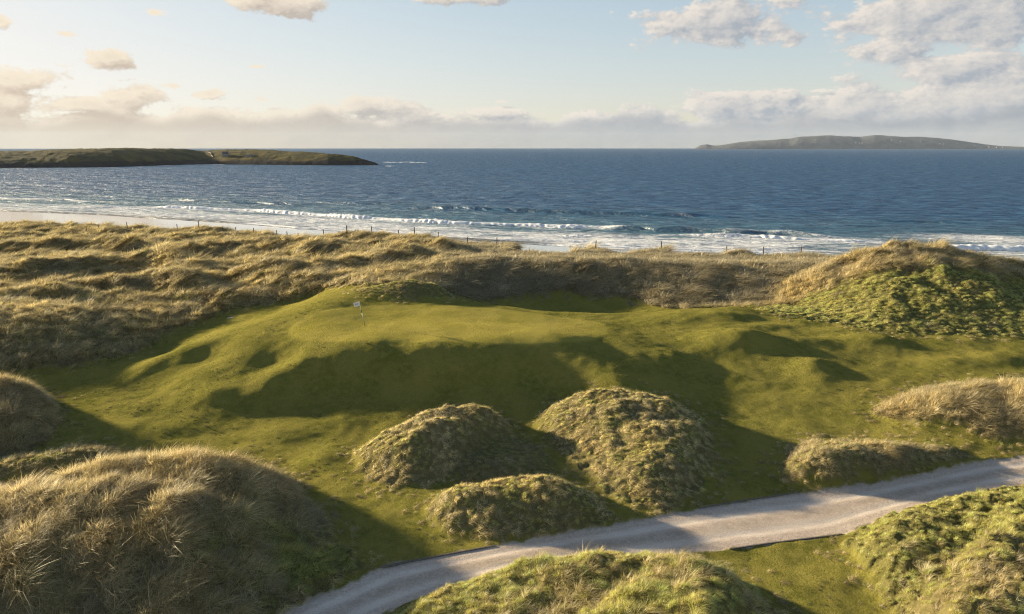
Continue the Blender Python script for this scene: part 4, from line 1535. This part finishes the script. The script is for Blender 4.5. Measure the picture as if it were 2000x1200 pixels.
    for k, lb in ((left, 'tawny marram grass over the rolling dunes left of the green'), (right, 'grey-brown marram grass on the steep shaded dune face behind the green')):
        if k.sum():
            grass_object('marram_grass', P[k], pick[k], rot[k], scl[k], tint[k], lb)
    # short tufts of the mown turf
    gx, gy = np.meshgrid(np.arange(-62, 62, .36), np.arange(19, 60, .36))
    gx = (gx + rng.uniform(-.2, .2, gx.shape)).ravel()
    gy = (gy + rng.uniform(-.2, .2, gy.shape)).ravel()
    k = (np.abs(gx) < gy * .86 + 6) & (hm(gx, gy, MK['rough']) < .3) & (hm(gx, gy, MK['road']) < .1) & (hm(gx, gy, MK['green']) < .1)
    k &= rng.uniform(0, 1, len(gx)) < np.clip(.12 + .8 * fbm(gx / 3, gy / 3, 3), .02, .7)
    gx, gy = gx[k], gy[k]
    n_ = len(gx)
    sc_ = rng.uniform(.08, .15, n_)
    col = np.array([.20, .19, .05]) * np.clip(1 + .25 * rng.normal(0, 1, n_), .5, 1.7)[:, None]
    col[:, 2] *= rng.uniform(.7, 1.6, n_)
    grass_object('mown_turf', np.stack([gx, gy, hm(gx, gy)], -1), 4 + rng.integers(0, 3, n_), np.stack([0 * gx, 0 * gx, rng.uniform(-1.5, 1.5, n_)], -1),
                 np.stack([sc_ * 2.2, sc_ * 2.2, sc_], -1), col, 'short olive turf blades of the mown fairway')
    print('tufts', N, n_)


scatter()


# ------------------------------------------------------------------ post and wire fence along the dune crest
def build_fence():
    posts = [(144, 460), (169, 452), (193, 449), (250, 454), (347, 455), (390, 459), (437, 461), (462, 462), (496, 466), (541, 468), (562, 473), (583, 471), (633, 473), (678, 471), (727, 468), (779, 473), (810, 476), (856, 479), (914, 483),
             (970, 484), (1033, 488), (1097, 491), (1163, 493), (1225, 494), (1291, 494), (1349, 496), (1418, 501), (1490, 504), (1563, 509)]
    e = empty('post_and_wire_fence', (0, 0, 0))
    tag(e, 'weathered post and wire fence along the seaward dune crest', 'fence')
    tops = []
    ys = np.arange(70, 175, .25)
    for i, (px, py) in enumerate(posts):
        crest_y = np.interp(px, [100, 250, 450, 600, 720, 850, 1000, 1150, 1300, 1450, 1560], [147, 143, 134, 126, 121, 115, 110, 107, 104, 101, 97])
        if px < 200:
            crest_y -= (200 - px) * .16 + 6
        d = ray(px, py)
        x, y = d[0] / d[1] * crest_y, crest_y
        z = float(hm(x, y))
        hgt = 1.55 if px > 200 else 1.3
        r = .08
        bm = bmesh.new()
        lean = rng.normal(0, .03, 2)
        n_ = 8
        rings = []
        for zz, rr in ((-.4, r), (hgt * .5, r * 1.03), (hgt - .03, r * .96), (hgt, r * .75)):
            rings.append([bm.verts.new((math.cos(2 * math.pi * k / n_) * rr + lean[0] * zz, math.sin(2 * math.pi * k / n_) * rr + lean[1] * zz, zz)) for k in range(n_)])
        for a, b in zip(rings[:-1], rings[1:]):
            for k in range(n_):
                bm.faces.new((a[k], a[(k + 1) % n_], b[(k + 1) % n_], b[k]))
        bm.faces.new(rings[-1])
        o = bm_obj('post', bm, M_POST, e)
        o.location = (x, y, z)
        tops.append((x + lean[0], y + lean[1], z, hgt))
    for h in (.35, .62, .88):
        bm = bmesh.new()
        prev = None
        for a in tops:
            f = h * a[3]
            ring = [bm.verts.new((a[0] + .0, a[1] - .08 + .006 * math.cos(q), a[2] + f + .006 * math.sin(q))) for q in (0, 2.1, 4.2)]
            if prev:
                for k in range(3):
                    bm.faces.new((prev[k], prev[(k + 1) % 3], ring[(k + 1) % 3], ring[k]))
            prev = ring
        bm_obj('wire', bm, M_WIRE, e)


build_fence()


# ------------------------------------------------------------------ edging boards of the track
def edging(pix, label):
    w_ = ground_hits(pix, lambda a, b: hm(a, b))
    pts = []
    for a, b in zip(w_[:-1], w_[1:]):
        n_ = max(2, int(np.hypot(*(b - a)) / .5))
        for k in range(n_):
            pts.append(a + (b - a) * k / n_)
    pts.append(w_[-1])
    pts = np.array(pts)
    z = hm(pts[:, 0], pts[:, 1])
    z = np.convolve(np.pad(z, 2, mode='edge'), np.ones(5) / 5, 'valid')
    bm = bmesh.new()
    prev = None
    for i, q in enumerate(pts):
        d = pts[min(i + 1, len(pts) - 1)] - pts[max(i - 1, 0)]
        d = d / np.linalg.norm(d)
        nn = np.array([-d[1], d[0]]) * .035
        ring = [bm.verts.new((q[0] + s * nn[0], q[1] + s * nn[1], z[i] + zz)) for s, zz in ((-1, -.1), (1, -.1), (1, .05), (-1, .05))]
        if prev:
            for k in range(4):
                bm.faces.new((prev[k], prev[(k + 1) % 4], ring[(k + 1) % 4], ring[k]))
        else:
            bm.faces.new(ring)
        prev = ring
    bm.faces.new(prev[::-1])
    tag(bm_obj('edging_board', bm, M_BOARD), label, 'edging', 'timber edging of the track')


edging([(742, 1108), (800, 1097), (880, 1082), (966, 1066)], 'dark timber edging on the far side of the track, below the low mound')
edging([(1365, 993), (1450, 979), (1562, 962)], 'dark timber edging between the rounded mound and the dark bank')
edging([(1425, 1073), (1490, 1064), (1560, 1055), (1645, 1044)], 'timber edging on the near side of the track above the mown patch')


# ------------------------------------------------------------------ flagstick
def build_flag():
    x, y = ground_hits([(713, 637)], lambda a, b: hm(a, b))[0]
    z = float(hm(x, y))
    e = empty('flagstick', (x, y, z))
    tag(e, 'leaning golf flagstick with a small white flag on the green', 'flagstick')
    M_W = plain('flag_white_paint', (.80, .80, .78), .5, .4, None, .04)
    M_K = plain('flag_dark_paint', (.035, .022, .018), .5, .4, None, .1)
    M_C = plain('flag_cloth', (.82, .82, .82), .8, .1, None, .05)
    M_G = plain('emblem_grey', (.10, .12, .20), .8, .1)
    M_O = plain('emblem_gold', (.45, .25, .05), .8, .1)
    # the stick leans to the left in the wind
    top = Vector((-.40, .02, 2.12))
    ax = top.normalized()
    side = ax.cross(Vector((0, 1, 0))).normalized()
    fwd = side.cross(ax).normalized()

    def rod(a, b, r0, r1, mat, name):
        bm = bmesh.new()
        rr = []
        for s, r in ((a, r0), (b, r1)):
            c = top * s
            rr.append([bm.verts.new(c + side * math.cos(2 * math.pi * k / 10) * r + fwd * math.sin(2 * math.pi * k / 10) * r) for k in range(10)])
        for k in range(10):
            bm.faces.new((rr[0][k], rr[0][(k + 1) % 10], rr[1][(k + 1) % 10], rr[1][k]))
        bm.faces.new(rr[0][::-1])
        bm.faces.new(rr[1])
        return bm_obj(name, bm, mat, e, True)
    rod(-.03, .31, .016, .022, M_K, 'stick_band')
    rod(.31, .53, .026, .026, M_W, 'stick_band')
    rod(.53, .70, .025, .025, M_K, 'stick_band')
    rod(.70, 1.0, .025, .022, M_W, 'stick_band')
    # hole
    bm = bmesh.new()
    bmesh.ops.create_circle(bm, cap_ends=True, segments=20, radius=.054, matrix=Matrix.Translation((0, 0, .012)))
    bm_obj('hole', bm, M_K, e)
    # flag streaming to the left
    nx, nz = 16, 10
    W, H = .50, .38
    u0 = Vector((-.985, .0, -.16)).normalized()

    def fp(a, b, off=0):
        c = top * (.995 - b * H / 2.16)
        wv = math.sin(a * 5.5 + b * 1.2) * .035 * a
        return c + u0 * (W * a) + Vector((0, wv - off, -.02 * a * a - .03 * a * (1 - b)))
    for s in (0,):
        bm = bmesh.new()
        for side_off in (.004, -.004):
            g = [[bm.verts.new(fp(i / nx, j / nz, side_off)) for i in range(nx + 1)] for j in range(nz + 1)]
            for j in range(nz):
                for i in range(nx):
                    bm.faces.new((g[j][i], g[j][i + 1], g[j + 1][i + 1], g[j + 1][i]))
        fl = bm_obj('flag', bm, M_C, e, True)

    def stroke(poly, mat, name):
        bm = bmesh.new()
        vs_ = [bm.verts.new(fp(a, b, .010)) for a, b in poly]
        bm.faces.new(vs_)
        bm_obj(name, bm, mat, fl)
    # the emblem: a bracket-like grey letter and a slanting gold stroke, read from this side
    stroke([(.66, .28), (.72, .28), (.70, .72), (.64, .72)], M_G, 'emblem_stroke')
    stroke([(.50, .28), (.66, .28), (.66, .36), (.50, .36)], M_G, 'emblem_stroke')
    stroke([(.50, .64), (.64, .64), (.64, .72), (.50, .72)], M_G, 'emblem_stroke')
    stroke([(.52, .46), (.64, .46), (.64, .53), (.52, .53)], M_G, 'emblem_stroke')
    stroke([(.30, .26), (.38, .26), (.46, .72), (.38, .72)], M_O, 'emblem_stroke')


build_flag()


# ------------------------------------------------------------------ small pale marker lying in the swale
def build_marker():
    x, y = ground_hits([(449, 622)], lambda a, b: hm(a, b))[0]
    z = float(hm(x, y))
    bm = bmesh.new()
    box_faces(bm, -.26, .26, -.07, .07, 0, .05)
    bmesh.ops.bevel(bm, geom=bm.edges[:], offset=.018, segments=2, affect='EDGES')
    o = bm_obj('marker_board', bm, plain('pale_marker', (.66, .70, .74), .6, .3))
    o.location = (x, y, z + .02)
    o.rotation_euler = (0, R(-4), R(14))
    tag(o, 'small pale marker lying in the shaded mown swale', 'marker')


build_marker()


# ------------------------------------------------------------------ haze over the water
def build_haze():
    m, t, out = material('sea_air')
    pv = t.new('ShaderNodeVolumePrincipled')
    pv.inputs['Color'].default_value = (.66, .78, .95, 1)
    pv.inputs['Density'].default_value = 2.2e-5
    pv.inputs['Anisotropy'].default_value = .1
    t.l.new(pv.outputs[0], out.inputs['Volume'])
    bm = bmesh.new()
    box_faces(bm, -15500, 15500, -400, 15500, -15, 320)
    o = bm_obj('haze', bm, m)
    tag(o, 'thin sea haze that pales the far headland', 'haze', kind='stuff')


build_haze()
